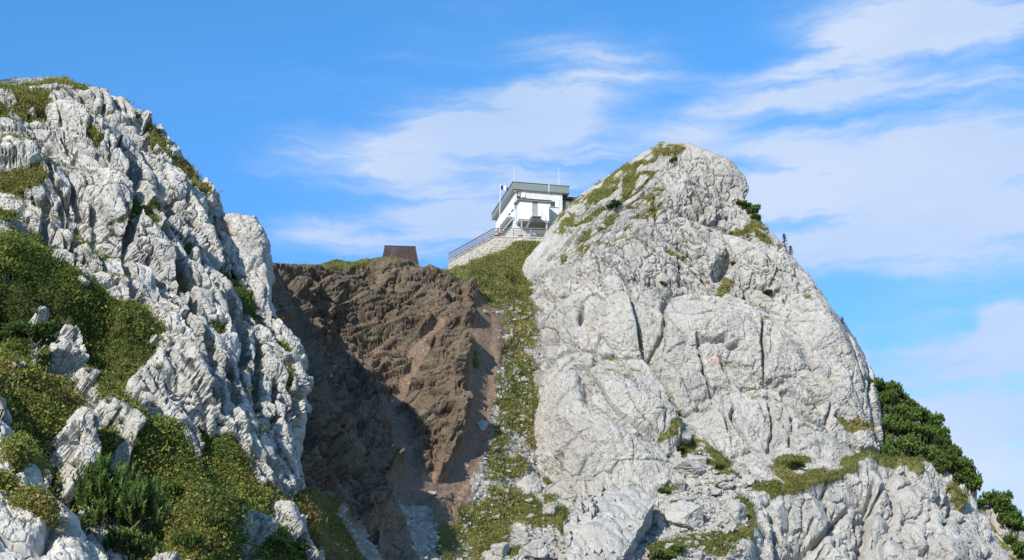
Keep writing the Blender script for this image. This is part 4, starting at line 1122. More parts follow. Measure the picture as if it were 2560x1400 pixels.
# tables with benches on the terrace, seen through the railing
def table_set(loc, rz, label):
    e = empty('picnic_table', loc, rz); tag(e, label, 'table', 'dark tables along the terrace railing')
    for i in range(3): box('plank', e, M_darkmetal, -.8, .8, -.36 + .245 * i, -.13 + .245 * i, .70, .75)
    for s in (-1, 1):
        box('bench', e, M_darkmetal, -.8, .8, s * .72 - .13, s * .72 + .13, .42, .46)
        obj('leg', boxes_mesh('leg', [(s * .6 - .04, s * .6 + .04, -.72, .72, .36, .415), (s * .6 - .04, s * .6 + .04, -.42, -.34, 0, .36), (s * .6 - .04, s * .6 + .04, .34, .42, 0, .36), (s * .6 - .04, s * .6 + .04, -.05, .05, .42, .695)], M_darkmetal), e)


dd = Bp - A
angt = math.atan2(dd[1], dd[0])
order = ['first', 'second', 'third', 'fourth', 'fifth', 'sixth']
for i, t_ in enumerate((.06, .30, .45, .60, .74, .88)):
    p = A + dd * t_ + np.array([.95, .45, -.168])
    table_set(p, angt, 'dark picnic table behind the terrace railing, %s from the railing corner' % order[i])
# things under and beside the annex
bn = empty('barrel', A + np.array([3.55, 1.1, -.17])); tag(bn, 'small black tub standing below the annex stair', 'tub')
V, F = tube_np((0, 0, 0), (0, 0, .5), .3, .36, 14); obj('tub_body', mesh_np('tub_body', V, F, M_darkmetal, True), bn)
V, F = tube_np((0, 0, .5), (0, 0, .56), .38, .38, 14); obj('tub_rim', mesh_np('tub_rim', V, F, M_darkmetal, True), bn)
V, F = tube_np((0, 0, .56), (0, 0, .6), .36, .05, 14); obj('tub_lid', mesh_np('tub_lid', V, F, M_darkmetal, True), bn)
sg = empty('notice_board', A + np.array([.95, 2.0, -.17])); tag(sg, 'narrow red board beside the flagpole', 'sign')
box('board', sg, M_red, -.12, .12, -.03, .03, 1.1, 1.75); box('post', sg, M_greymetal, -.03, .03, .032, .09, 0, 1.6)
tp = empty('tarp_bundle', A + np.array([5.1, .9, -.17])); tag(tp, 'pale blue covered bundle below the annex landing', 'bundle')
th = np.linspace(0, 2 * math.pi, 20, endpoint=False); V = []; F = []
for j in range(7):
    f_ = j / 6; rr = math.cos(f_ * 1.45) ** .6
    for a_ in th: V.append((.95 * rr * math.cos(a_) * (1 + .08 * math.sin(5 * a_)), .6 * rr * math.sin(a_), .95 * math.sin(f_ * 1.5) + .05 * math.sin(3 * a_ + j)))
for j in range(6):
    for i in range(20): F.append((j * 20 + i, j * 20 + (i + 1) % 20, j * 20 + 20 + (i + 1) % 20, j * 20 + 20 + i))
obj('cover', mesh_np('cover', np.array(V), np.array(F), M_blue, True), tp)
tubes('tie', tp, M_darkmetal, [((-.97, -.1, .35), (0, -.68, .38), .02, .02), ((0, -.68, .38), (.97, -.1, .35), .02, .02)], 5)
# ------------------------------------------------------------------ the brown shed behind the saddle: its roof shows
Sx = at(1000, 622, 176)
sh = empty('brown_shed', (Sx[0], Sx[1], Sx[2] - 2.2), math.radians(6)); tag(sh, 'dark brown steep-roofed shed behind the saddle, mostly hidden', 'shed')
rs = empty('roof', (0, 0, 0)); rs.parent = sh
for s in (-1, 1):
    for i in range(16):
        a, b = -2.45 + i * .306, -2.45 + (i + 1) * .306
        k0 = .04 * 0
        # the ridge is shorter than the eaves: hipped a little at both ends
        za, zb_ = 2.5, -.5
        def ex(v, z): return v * (.82 + .18 * (za - z) / (za - zb_))
        yb = s * 2.3
        o0 = s * .02
        c_ = [(ex(a, zb_) + .01, yb, zb_), (ex(b, zb_) - .01, yb, zb_), (ex(b, zb_) - .01, yb - s * .08, zb_ - .0), (ex(a, zb_) + .01, yb - s * .08, zb_), (ex(a, za) + .01, o0 + s * .06, za), (ex(b, za) - .01, o0 + s * .06, za), (ex(b, za) - .01, o0, za), (ex(a, za) + .01, o0, za)]
        hexa('roof_board', rs, M_roofbrown, c_)
box('ridge_cap', rs, M_roofbrown, -2.05, 2.05, -.14, .14, 2.5, 2.58)
obj('wall', boxes_mesh('wall', [(-2.0, 2.0, -1.7, 1.7, -3.0, -.3)], M_roofbrown), sh)
for s in (-1, 1):
    obj('gable_wall', mesh_np('gable_wall', np.array([(s * 1.95, -1.9, -.3), (s * 1.95, 1.9, -.3), (s * 1.92, 0, 2.35)]), np.array([[0, 1, 2]]), M_roofbrown), sh)
# ------------------------------------------------------------------ boulders
import bmesh


def boulder_mesh(seed, sub=3, flat=1.0):
    r = np.random.default_rng(seed)
    bm = bmesh.new(); bmesh.ops.create_icosphere(bm, subdivisions=sub + 1, radius=1.0)
    V = np.array([v.co[:] for v in bm.verts]); F = np.array([[v.index for v in f.verts] for f in bm.faces]); bm.free()
    for _ in range(13):                                    # chop to a broken block
        n = r.normal(size=3); n /= np.linalg.norm(n); h = r.uniform(.48, .82)
        d = V @ n; V = V - np.maximum(d - h, 0)[:, None] * n
    V *= np.array([1.0, .85, flat]) * 1.25
    V += (V / np.linalg.norm(V, axis=1)[:, None]) * (.10 * facet(V, .55, seed, 1, .8, .4, .1) + .03 * fbm(V, .25, seed, 3))[:, None]
    c = np.zeros((len(V), 4)); c[:, 3] = 1
    return mesh_np('boulder', V, F, M_boulder, False, c)


BM = [boulder_mesh(500 + i, 3, f) for i, f in enumerate((.8, .7, .9, .6, .75, 1.1, .5))]


def pxm(P): return FPX / (P @ FW)


rb_ = np.random.default_rng(21)


def boulder(sheet_, px, py, wpx, proto, label, group=None, asp=1.0, sink=.3, rz=None, tilt=.15):
    P, N = on(sheet_, px, py)
    r = wpx / pxm(P) / 2
    o = obj('boulder', BM[proto])
    o.location = (P[0], P[1] - r * .1, P[2] + r * (.55 - sink) * asp)
    o.scale = (r, r, r * asp)
    o.rotation_euler = (rb_.uniform(-tilt, tilt), rb_.uniform(-tilt, tilt), rb_.uniform(0, 6.28) if rz is None else rz)
    tag(o, label, 'boulder', group)
    return o


boulder('gully_slope', 1213, 1066, 40, 0, 'lone white boulder on the grass right of the sandy chute', asp=.9)
boulder('lower_right_cliff', 1322, 1226, 62, 5, 'grey pointed boulder at the foot of the right crag beside the grass', asp=1.2, tilt=.05)
boulder('lower_right_cliff', 1288, 1216, 30, 1, 'pale block just left of the grey pointed boulder')
boulder('lower_right_cliff', 1722, 1176, 96, 3, 'flat overhanging slab of rock above the dark gap in the rubble', asp=.8, tilt=.05)
boulder('lower_right_cliff', 1735, 1150, 60, 1, 'rounded block lying on top of the flat slab', asp=.9)
boulder('right_crag', 1716, 1096, 46, 0, 'white block wedged at the foot of the long diagonal crack')
boulder('lower_right_cliff', 1873, 1156, 34, 2, 'white cube-shaped boulder below the crag face', asp=1.0, tilt=.04)
boulder('lower_right_cliff', 1712, 1302, 100, 0, 'big rounded boulder right of the giant slab', asp=1.0)
boulder('lower_right_cliff', 1706, 1258, 66, 4, 'grey block behind the big rounded boulder', asp=.9)
boulder('lower_right_cliff', 1654, 1300, 54, 3, 'smooth pale block half in the shadow of the giant slab')
boulder('lower_right_cliff', 1843, 1282, 54, 5, 'tall rounded boulder beside the grass strip on the rubble', asp=1.0)
boulder('lower_right_cliff', 1832, 1316, 32, 2, 'small block below the tall rounded boulder')
boulder('lower_right_cliff', 1252, 1372, 46, 2, 'bright white boulder at the edge of the lower grass patch')
boulder('lower_right_cliff', 1345, 1384, 88, 1, 'broad cream-coloured boulder at the bottom edge below the grass', asp=.9)
boulder('lower_right_cliff', 1300, 1340, 50, 4, 'flat white block between the grass patch and the giant slab')
boulder('lower_right_cliff', 1382, 1275, 56, 3, 'leaning flat slab just left of the giant slab', asp=.8)
boulder('lower_right_cliff', 1460, 1225, 66, 4, 'low block behind the giant slab at the crag foot', asp=.8)
boulder('lower_right_cliff', 1660, 1200, 50, 1, 'squarish block left of the flat overhanging slab')
boulder('lower_right_cliff', 1815, 1216, 42, 6, 'flat block in the middle of the rubble shelf')
boulder('lower_right_cliff', 1872, 1206, 52, 1, 'wide grey block below the white cube-shaped boulder', asp=.8)
LB = 'pale limestone boulder among the rubble below the right crag'; GBX = 'loose boulders on the rubble shelf'
poly = [(1260, 1330), (1330, 1240), (1500, 1215), (1640, 1190), (1800, 1150), (1960, 1150), (1930, 1210), (1880, 1260), (1870, 1330), (1860, 1400), (1600, 1400), (1240, 1400)]
k_ = 0
while k_ < 130:
    x, y = rb_.uniform(1230, 1970), rb_.uniform(1150, 1400)
    if not inside(np.array([x]), np.array([y]), poly)[0]: continue
    if 1420 < x < 1640 and y > 1215: continue
    boulder('lower_right_cliff', x, y, 11 + 22 * rb_.random() ** 2.5, int(rb_.integers(0, 7)), LB, GBX, asp=rb_.uniform(.7, 1.0), sink=.25, tilt=.35); k_ += 1
LB2 = 'small white boulder lying on the scree right of the sandy chute'
for i in range(34):
    x = rb_.uniform(1200, 1330); y = rb_.uniform(760, 1250)
    x += .25 * (1000 - y) * .1
    boulder('gully_slope', x, y, 8 + 9 * rb_.random() ** 2, int(rb_.integers(0, 7)), LB2, 'stones on the scree by the chute', asp=.8, sink=.2, tilt=.4)

# the giant slab: a block fallen from the crag
sp3 = [(1425, 1268, 121.5), (1510, 1213, 124.5), (1592, 1196, 125.5), (1644, 1236, 124), (1632, 1268, 121.5), (1403, 1292, 119), (1440, 1318, 117.5), (1418, 1420, 113.5), (1548, 1420, 114), (1572, 1362, 116.8), (1500, 1280, 118.8),
       (1430, 1420, 127), (1640, 1330, 127), (1560, 1440, 122), (1600, 1250, 127)]
bm = bmesh.new()
for p_ in sp3: bm.verts.new(at(*p_))
bmesh.ops.convex_hull(bm, input=bm.verts)
bmesh.ops.delete(bm, geom=[v for v in bm.verts if not v.link_faces], context='VERTS')
bmesh.ops.triangulate(bm, faces=bm.faces)
for _ in range(6):
    es = [e for e in bm.edges if e.calc_length() > .45]
    if not es: break
    bmesh.ops.subdivide_edges(bm, edges=es, cuts=1); bmesh.ops.triangulate(bm, faces=[f for f in bm.faces if len(f.verts) > 3])
bm.normal_update(); bm.verts.index_update()
V = np.array([v.co[:] for v in bm.verts]); N = np.array([v.normal[:] for v in bm.verts]); F = np.array([[v.index for v in f.verts] for f in bm.faces]); bm.free()
c0 = V.mean(0)
V = V + N * (.40 * facet(warp(V, 3, .5, 2), 3.0, 71, 1, .9, .4, .08) + .16 * facet(V, 1.1, 72, 1, .9, .4, .1) + .08 * facet(V, .5, 73, 1, .9, .4, .1))[:, None]
c = np.zeros((len(V), 4)); c[:, 3] = 1
o = obj('giant_slab', mesh_np('giant_slab', V - c0, F, M_boulder, False, c), loc=c0)
tag(o, 'giant tilted slab of limestone resting on the rubble at bottom centre-right', 'boulder')

# ------------------------------------------------------------------ scree: small stones too many to count
CUBE = np.array([(-1, -1, -1), (1, -1, -1), (1, 1, -1), (-1, 1, -1), (-1, -1, 1), (1, -1, 1), (1, 1, 1), (-1, 1, 1)], float)


def pick(s, w, n, rng):
    w = np.clip(w, 0, None) ; w = w / w.sum()
    return rng.choice(len(w), n, p=w)


def stones(name, sheet_, w, n, s0, s1, label, seed):
    r = np.random.default_rng(seed); s = SHEETS[sheet_]; i = pick(s, w, n, r)
    P = s['P'][i] + r.normal(0, .12, (n, 3)) * [1, 1, .2]
    sz = s0 + (s1 - s0) * r.random(n) ** 3
    V = CUBE[None] * r.uniform(.45, 1.0, (n, 8, 1)) * (sz[:, None] * np.array([1, .85, .6]))[:, None] + r.normal(0, .12, (n, 8, 3)) * sz[:, None, None]
    a = r.uniform(0, 6.28, n); ca, sa = np.cos(a)[:, None], np.sin(a)[:, None]
    V = np.stack([V[..., 0] * ca - V[..., 1] * sa, V[..., 0] * sa + V[..., 1] * ca, V[..., 2]], -1)
    V = V + (P + s['N'][i] * (sz * .25)[:, None])[:, None]
    F = np.array(BOXF)[None] + (np.arange(n) * 8)[:, None, None]
    c = np.zeros((n * 8, 4)); c[:, 3] = 1
    o = obj(name, mesh_np(name, V.reshape(-1, 3), F.reshape(-1, 4), M_boulder, False, c))
    tag(o, label, 'scree', None, 'stuff')


s = SHEETS['gully_slope']
w = (s['col'][:, 1] > .45) * (s['bx'] < 1420) * (s['by'] > 690) + .02 * strokes(s['bx'], s['by'], SAND) + .25 * strokes(s['bx'], s['by'], [([(795, 890), (860, 975), (920, 1060), (940, 1090)], 7)])
stones('scree', 'gully_slope', w, 6000, .07, .34, 'white stones strewn over the scree slope beside the chute', 81)
s = SHEETS['lower_right_cliff']
w = inside(s['px'], s['py'], poly) * (1 - s['col'][:, 0]) * 1.0
stones('rubble', 'lower_right_cliff', w, 6500, .08, .36, 'small pale stones filling the rubble shelf below the right crag', 82)

# ------------------------------------------------------------------ grass and low heath, too fine to count
def blades(name, sheet_, w, n, h0, h1, wid, pal, label, seed, per=5, leafy=0.0, spread=.18, lift=0.0, cat='grass'):
    """n tufts of `per` small faces each; leafy 0 = upright blades, 1 = leaf clumps"""
    r = np.random.default_rng(seed); s = SHEETS[sheet_]
    i = pick(s, w, n, r)
    P = s['P'][i]; N = s['N'][i] * .4 + s['N0'][i] * .3 + np.array([0, 0, .6]); N /= np.linalg.norm(N, axis=1)[:, None]
    hs = (h0 + (h1 - h0) * r.random(n)) * (.45 + 1.1 * sstep(perlin(P, 1.6, 77), -.3, .5))
    pv = .9 * perlin(P, 14.0, seed + 7) + .7 * perlin(P, 5.0, seed) + .5 * perlin(P, 1.7, seed + 3) + .3 * r.normal(size=n)
    q = np.clip((pv + .8) / 1.6, 0, .999) * (len(pal) - 1)
    pal = np.array(pal); k0 = np.floor(q).astype(int); f = (q - k0)[:, None]
    C = pal[k0] * (1 - f) + pal[np.minimum(k0 + 1, len(pal) - 1)] * f
    m = n * per
    P = np.repeat(P, per, 0); N = np.repeat(N, per, 0); hs = np.repeat(hs, per); C = np.repeat(C, per, 0)
    C = C * r.uniform(.65, 1.3, (m, 1))
    isl = (r.random(m) < leafy)[:, None]
    lat = r.normal(0, spread, (m, 3)) * np.where(r.random((m, 1)) < .12, 2.6, 1.0); lat -= (lat * N).sum(1, keepdims=True) * N
    u = r.normal(size=(m, 3)); u /= np.linalg.norm(u, axis=1)[:, None]
    d = N + .55 * r.normal(size=(m, 3)); d /= np.linalg.norm(d, axis=1)[:, None]
    # blades
    b0 = P + lat; side = np.cross(d, u); side /= np.linalg.norm(side, axis=1)[:, None] + 1e-9
    A_ = b0 - side * wid * .5; B_ = b0 + side * wid * .5; T_ = b0 + d * hs[:, None]
    # leaf clumps through the height of the shrub
    cen = P + lat * 1.3 + N * (hs * r.random(m) ** .7)[:, None] + lift * N
    v = np.cross(u, d); v /= np.linalg.norm(v, axis=1)[:, None] + 1e-9
    ls = wid * r.uniform(.8, 1.8, (m, 1))
    A2, B2, T2 = cen - u * ls, cen + u * ls * .8 + v * ls * .3, cen + v * ls * 1.4
    V = np.stack([np.where(isl, A2, A_), np.where(isl, B2, B_), np.where(isl, T2, T_)], 1).reshape(-1, 3)
    F = np.arange(m * 3).reshape(-1, 3)
    c = np.ones((m * 3, 4)); c[:, :3] = np.repeat(C, 3, 0)
    o = obj(name, mesh_np(name, V, F, M_leaf, False, c))
    tag(o, label, cat, None, 'stuff')


s = SHEETS['left_crag']
gm = sstep(s['col'][:, 0], .3, .85)
inf = (s['px'] > -150) & (s['py'] < 1500)
low = (s['by'] > 600) & (s['bx'] < 480 + .0 * s['by'])
lowf = sstep(s['by'] - .9 * s['bx'], 450, 620)
PAL_H = [(.058, .091, .021), (.117, .163, .034), (.195, .234, .047), (.260, .280, .058), (.286, .247, .072), (.234, .156, .058)]
PAL_G = [(.108, .155, .032), (.176, .209, .046), (.243, .243, .062), (.297, .243, .081)]
blades('heath', 'left_crag', gm * inf * lowf, 46000, .06, .28, .065, PAL_H, 'low heath of bilberry and grass covering the left slope', 91, per=6, leafy=.5, spread=.22, cat='heath')
blades('grass', 'left_crag', gm * inf * (1 - lowf), 13000, .10, .30, .06, PAL_G, 'green turf on the ledges of the left crag', 92, per=5, leafy=.25)
s = SHEETS['gully_slope']
gm = s['col'][:, 0] > .45
PAL_S = [(.12, .15, .036), (.19, .20, .05), (.28, .26, .075), (.36, .30, .11)]
blades('grass', 'gully_slope', gm * (s['by'] > 560) * (s['bx'] > 650) * (s['by'] < 1480) * (s['bx'] > 1175), 21000, .10, .38, .09, PAL_S, 'yellowing grass below the hut and beside the chute', 93, per=4, leafy=.2)
blades('grass', 'gully_slope', gm * (s['bx'] <= 1175) * (s['bx'] > 650) * (s['by'] < 1480), 5000, .04, .16, .08, PAL_S, 'short thin turf along the crest and foot of the brown gully wall', 97, per=4, leafy=.2)
s = SHEETS['right_crag']
blades('grass', 'right_crag', (s['col'][:, 0] > .5) * 1.0, 9000, .12, .35, .07, PAL_S, 'thin olive turf between the slabs of the right crag', 94, per=4, leafy=.2)
s = SHEETS['lower_right_cliff']
blades('grass', 'lower_right_cliff', (s['col'][:, 0] > .5) * (s['py'] < 1450), 12000, .12, .4, .07, [(.09, .12, .028), (.135, .16, .036), (.20, .20, .056), (.26, .225, .08)], 'turf patches on the rubble shelf and lower cliff', 95, per=4, leafy=.35)
s = SHEETS['foreground_outcrop']
blades('heath', 'foreground_outcrop', (s['col'][:, 0] > .5) * (s['py'] < 1480), 2500, .08, .25, .04, PAL_H, 'small cushions of heath on the foreground outcrop', 96, per=7, leafy=.7, spread=.1, cat='heath')

# ------------------------------------------------------------------ dwarf pines: upright candle-like shoots on low crooked stems
def pine_protos(seed, nshoot=300, flat=.8, nw=.028, bright=1.0):
    r = np.random.default_rng(seed)
    lobes = [np.array([r.uniform(-.55, .55), r.uniform(-.5, .5), r.uniform(.15, .72) * flat]) for _ in range(7)]
    rad = [r.uniform(.35, .55) for _ in lobes]
    V = []; C = []
    for _ in range(nshoot):
        k = r.integers(0, len(lobes)); d = r.normal(size=3); d[2] = abs(d[2]) * .9 + (-.15 if r.random() < .3 else .1); d /= np.linalg.norm(d)
        p = lobes[k] + d * rad[k] * r.uniform(.55, 1.0) * np.array([1, 1, flat]); p[2] = max(p[2], .02)
        ax = .5 * d + np.array([0, 0, .8]) + .2 * r.normal(size=3); ax /= np.linalg.norm(ax)
        L = r.uniform(.16, .30); tone = r.uniform(.7, 1.25)
        e1 = np.cross(ax, [1, .2, .1]); e1 /= np.linalg.norm(e1); e2 = np.cross(ax, e1)
        for j in range(16):
            t = (j + r.random()) / 16; a = j * 2.4 + r.uniform(0, .6)
            rd = e1 * math.cos(a) + e2 * math.sin(a)
            b = p + ax * L * t; nl = r.uniform(.07, .12)
            tip = b + (rd * .8 + ax * .75) * nl
            sd = np.cross(ax, rd) * nw
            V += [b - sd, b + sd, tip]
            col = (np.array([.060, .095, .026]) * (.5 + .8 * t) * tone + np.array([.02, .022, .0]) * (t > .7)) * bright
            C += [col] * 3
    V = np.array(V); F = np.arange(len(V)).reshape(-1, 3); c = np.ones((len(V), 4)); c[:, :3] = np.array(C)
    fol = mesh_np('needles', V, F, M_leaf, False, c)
    segs = []
    for k, l in enumerate(lobes):
        m1 = np.array([l[0] * .5, l[1] * .5, .12]); segs += [((0, 0, -.15), m1, .045, .03), (m1, l, .03, .015)]
        for _ in range(4):
            d = r.normal(size=3); d[2] = abs(d[2]); d /= np.linalg.norm(d); segs.append((l, l + d * rad[k] * .8, .014, .006))
    Vs = []; Fs = []; b = 0
    for sg_ in segs:
        v, f = tube_np(*sg_, n=5); Vs.append(v); Fs.append(f + b); b += len(v)
    return fol, mesh_np('branches', np.concatenate(Vs), np.concatenate(Fs), M_bark, True)


PINES = [pine_protos(700 + i, 330, bright=1.7) for i in range(4)]                                   # seen from near
PINES_FAR = [pine_protos(720 + i, 300, .95, .05, 1.95) for i in range(4)]                # broader tufts, for far bushes


def pine(sheet_, px, py, r, label, group=None, k=None, sz=None, rr=np.random.default_rng(5)):
    P, N = on(sheet_, px, py)
    e = empty('dwarf_pine', P - np.array([0, 0, .06 * r]), rr.uniform(0, 6.28)); tag(e, label, 'pine bush', group)
    k = int(rr.integers(0, len(PINES))) if k is None else k
    z = sz or 1.0
    e.scale = (r, r, r * z)
    fo, br = (PINES if sheet_ in ('left_crag', 'foreground_outcrop') else PINES_FAR)[k]
    obj('needles', fo, e); obj('branches', br, e)
    return e


pine('left_crag', 285, 1345, 2.1, 'largest bright green dwarf pine at the bottom left', k=0, sz=1.6)
pine('left_crag', 200, 1255, 1.3, 'dwarf pine with upright shoots behind the foreground rock, above the largest pine', k=1, sz=1.2)
pine('left_crag', 235, 1262, .8, 'smaller dwarf pine touching the upright one on its right', k=2)
pine('left_crag', 330, 1400, 1.3, 'dwarf pine at the bottom edge right of the largest pine', k=3)
pine('left_crag', 190, 1330, .8, 'dwarf pine squeezed between the foreground rock and the largest pine', k=2)
pine('left_crag', 88, 850, 1.5, 'rounded grey-green juniper-like mound on the left slope', k=1, sz=.8)
pine('left_crag', 85, 1150, .45, 'small pine sprig standing up behind the foreground rock', k=3, sz=1.5)
pine('left_crag', 45, 1100, .5, 'tiny pine sprig in the dark hollow above the foreground rock', k=0, sz=1.4)
for x, y, r, l in ((560, 1330, .9, 'low shrub on the heath, halfway between the largest pine and the gully'), (430, 1240, .8, 'uppermost low shrub on the heath, above and right of the largest pine'), (700, 1390, 1.0, 'low shrub at the bottom edge just left of the gully shadow'),
                   (740, 1385, .9, 'rightmost low shrub at the bottom edge beside the gully'), (480, 1370, .9, 'low shrub at the bottom edge, second right of the largest pine')):
    pine('left_crag', x, y, r, l, 'bushes on the lower left heath')
pine('right_crag', 1536, 522, 1.15, 'flat dark pine bush on the slabs above and right of the hut', k=1, sz=.8)
pine('right_crag', 1680, 412, .65, 'small dark pine just below the summit of the right crag', k=2, sz=1.2)
for x, y, r, l in ((1862, 520, 1.0, 'tall dark pine bush in the middle of the clump on the right shoulder'), (1880, 530, 1.1, 'largest dark pine bush in the clump on the right shoulder'),
                   (1848, 512, .7, 'small leftmost pine bush in the clump on the right shoulder'), (1895, 545, .8, 'lowest, rightmost pine bush in the clump on the right shoulder')):
    pine('right_crag', x, y, r, l, 'pine clump on the right shoulder')
pine('right_crag', 1922, 730, .85, 'pine bush on the ledge halfway up the right crag', k=0, sz=.7)
pine('right_crag', 1658, 722, .55, 'tiny dark bush left on the long ledge of the right crag', k=1)
pine('right_crag', 1826, 662, .5, 'small green bush under the shaded hollow of the right crag', k=2)
pine('lower_right_cliff', 1700, 1130, 1.1, 'broad green pine bush at the foot of the diagonal crack', k=0, sz=.7)
pine('lower_right_cliff', 1662, 1152, .9, 'pine bush left of the broad one at the crack foot', k=3, sz=.7)
pine('lower_right_cliff', 1745, 1142, .9, 'pine bush right of the broad one at the crack foot', k=1, sz=.6)
pine('lower_right_cliff', 1555, 1196, 1.25, 'long flat pine bush above the giant slab', k=1, sz=.6)
pine('lower_right_cliff', 1528, 1198, .8, 'small pine at the left end of the long flat bush', k=2, sz=.7)
pine('lower_right_cliff', 1665, 1228, .8, 'pine bush in the gap under the flat overhanging slab', k=3, sz=.7)
pine('lower_right_cliff', 1413, 1338, .85, 'round dark green pine bush left of the giant slab', k=0, sz=1.0)
pine('lower_right_cliff', 1795, 1216, .5, 'small pine in the middle of the rubble', k=2)
pine('lower_right_cliff', 1800, 1170, .7, 'low pine below the crag face right of the rounded block', k=1, sz=.7)
pine('lower_right_cliff', 1985, 1166, 1.2, 'low spreading pine on the grassy lip of the shelf', k=3, sz=.6)
pine('lower_right_cliff', 1655, 1398, 1.1, 'pine bush at the bottom edge right of the giant slab', k=2, sz=.8)
pine('lower_right_cliff', 1700, 1380, .8, 'grey twiggy bush at the bottom edge among the rubble', k=0, sz=1.0)
rp = np.random.default_rng(55)
tk = [(2210, 1000), (2240, 1005), (2270, 1020), (2300, 1030), (2330, 1060), (2225, 1040), (2260, 1050), (2300, 1065), (2340, 1095), (2360, 1110), (2215, 1080), (2250, 1085), (2290, 1095), (2330, 1120), (2370, 1140), (2220, 1120), (2255, 1125), (2290, 1130), (2330, 1150),
      (2385, 1160), (2400, 1180), (2405, 1200), (2420, 1215), (2440, 1240), (2210, 1145), (2245, 1145), (2375, 1180), (2310, 1140), (2350, 1170), (2395, 1215), (2195, 985)]
for x, y in tk + [(a + 14, b + 12) for a, b in tk[::2]]:
    pine('pine_ridge', x + rp.uniform(-8, 8), y + rp.uniform(-6, 6), rp.uniform(1.1, 1.6), 'dark green dwarf pine in the dense thicket right of the crag', 'pine thicket behind the right crag', sz=rp.uniform(1.1, 1.4))
for x, y in ((2462, 1268), (2480, 1265), (2500, 1270), (2520, 1285), (2500, 1300), (2525, 1320), (2545, 1340), (2530, 1360), (2550, 1380), (2555, 1310), (2560, 1400), (2540, 1300)):
    pine('far_ridge', x, y, rp.uniform(1.0, 1.7), 'dark pine bush on the far ridge at the right edge', 'pines on the far ridge', sz=1.1)
bs = pine('gully_slope', 1352, 592, .8, 'dark green bush beside the covered bundle below the hut', k=2)


# leafy shrubs that break up the heath of the left slope
def shrub_proto(seed, pal):
    r = np.random.default_rng(seed); V = []; C = []; segs = []
    for k in range(16):
        a = r.uniform(0, 6.28); e = r.uniform(.35, 1.4); L = r.uniform(.6, 1.0)
        d = np.array([math.cos(a) * math.cos(e), math.sin(a) * math.cos(e), math.sin(e)]); p0 = d * .04; p1 = d * L * .55 + r.normal(0, .05, 3); p2 = d * L + r.normal(0, .08, 3)
        segs += [(p0, p1, .022, .014), (p1, p2, .014, .005)]
        col0 = np.array(pal[int(r.integers(0, len(pal)))])
        for j in range(34):
            t = r.uniform(.3, 1.05); q = (p1 + (p2 - p1) * (t - .5) * 2 if t > .5 else p1 * t * 2) + r.normal(0, .075, 3)
            u = r.normal(size=3); u /= np.linalg.norm(u); v = np.cross(u, r.normal(size=3)); v /= np.linalg.norm(v); s_ = r.uniform(.03, .06)
            V += [q - u * s_, q + v * s_ * .7, q + u * s_ * 1.2]; C += [col0 * r.uniform(.6, 1.35)] * 3
    V = np.array(V); V[:, 2] = np.maximum(V[:, 2], .0); c = np.ones((len(V), 4)); c[:, :3] = np.array(C)
    Vs = []; Fs = []; b = 0
    for sg_ in segs:
        v, f = tube_np(*sg_, n=4); Vs.append(v); Fs.append(f + b); b += len(v)
    return mesh_np('leaves', V, np.arange(len(V)).reshape(-1, 3), M_leaf, False, c), mesh_np('stems', np.concatenate(Vs), np.concatenate(Fs), M_bark, True)


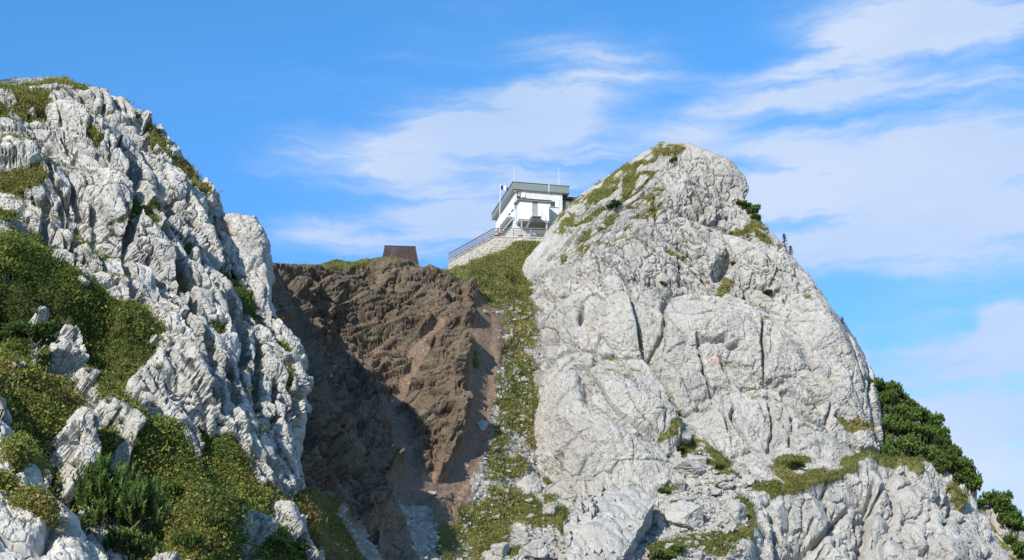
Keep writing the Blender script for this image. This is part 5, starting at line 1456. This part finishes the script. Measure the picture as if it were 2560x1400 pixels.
SH = [shrub_proto(800 + i, pl) for i, pl in enumerate(([(.15, .17, .04), (.20, .19, .05)], [(.20, .15, .05), (.16, .15, .045)], [(.10, .15, .03), (.14, .18, .04)]))]
SPOT = [(330, 1110), (370, 1150), (400, 1190), (430, 1150), (460, 1200), (440, 1250), (490, 1260), (520, 1300), (470, 1310), (545, 1290), (570, 1340), (420, 1310), (610, 1360), (650, 1390), (530, 1370), (590, 1250), (560, 1190), (150, 760), (200, 770), (250, 800), (170, 810), (110, 740), (60, 700), (90, 780), (230, 850), (280, 850), (130, 820),
        (40, 900), (90, 930), (140, 960), (60, 980), (110, 1010), (30, 760), (220, 930), (260, 1010), (300, 1060), (180, 1170), (130, 1120), (360, 900), (400, 925)]
rs_ = np.random.default_rng(66)
for i, (x, y) in enumerate(SPOT):
    P, N = on('left_crag', x + rs_.uniform(-6, 6), y + rs_.uniform(-5, 5))
    e = empty('heath_shrub', P - np.array([0, 0, .05]), rs_.uniform(0, 6.28)); r_ = rs_.uniform(.4, .8); e.scale = (r_, r_, r_ * rs_.uniform(.6, .95))
    up_ = y < 900 and x < 330
    tag(e, 'leafy olive shrub on the upper heath at the left foot of the crag' if up_ else 'leafy olive-brown shrub on the lower heath at bottom left', 'shrub', 'shrubs on the upper left heath' if up_ else 'shrubs on the lower left heath')
    lf, stm = SH[int(rs_.integers(0, 3))]
    obj('leaves', lf, e); obj('stems', stm, e)


# small spruces on the skyline
def spruce(sheet_, px, py, h, label, seed):
    r = np.random.default_rng(seed); P, N = on(sheet_, px, py)
    e = empty('young_spruce', P - np.array([0, 0, .1])); tag(e, label, 'spruce', 'small spruces on the skyline')
    tubes('trunk', e, M_bark, [((0, 0, 0), (0, 0, h), .05, .012)], 6)
    V = []; C = []
    for i in range(int(42 * h)):
        t = r.random() ** .8; z = h * (.08 + .92 * t); L = (1 - t) * .45 * h * .55 + .06; a = r.uniform(0, 6.28)
        d = np.array([math.cos(a), math.sin(a), -.12]); b = np.array([0, 0, z])
        for j in range(10):
            q = b + d * L * (j + .5) / 10; rd = r.normal(size=3); rd[2] = -abs(rd[2]) * .4; rd = rd / np.linalg.norm(rd) + d * .6
            sd = np.cross(rd, [0, 0, 1.]) * .03
            V += [q - sd, q + sd, q + rd * .13]; C += [np.array([.035, .06, .025]) * r.uniform(.6, 1.3)] * 3
    V = np.array(V); c = np.ones((len(V), 4)); c[:, :3] = np.array(C)
    obj('crown', mesh_np('crown', V, np.arange(len(V)).reshape(-1, 3), M_leaf, False, c), e)


spruce('right_crag', 1968, 612, 1.9, 'thin young spruce on the right skyline of the crag', 1)
spruce('right_crag', 1980, 628, 1.3, 'shorter spruce just below the thin one on the skyline', 2)
spruce('pine_ridge', 2190, 978, 1.3, 'small spruce at the top of the pine thicket', 3)
spruce('right_crag', 2112, 802, .8, 'tiny spruce halfway down the right skyline', 4)
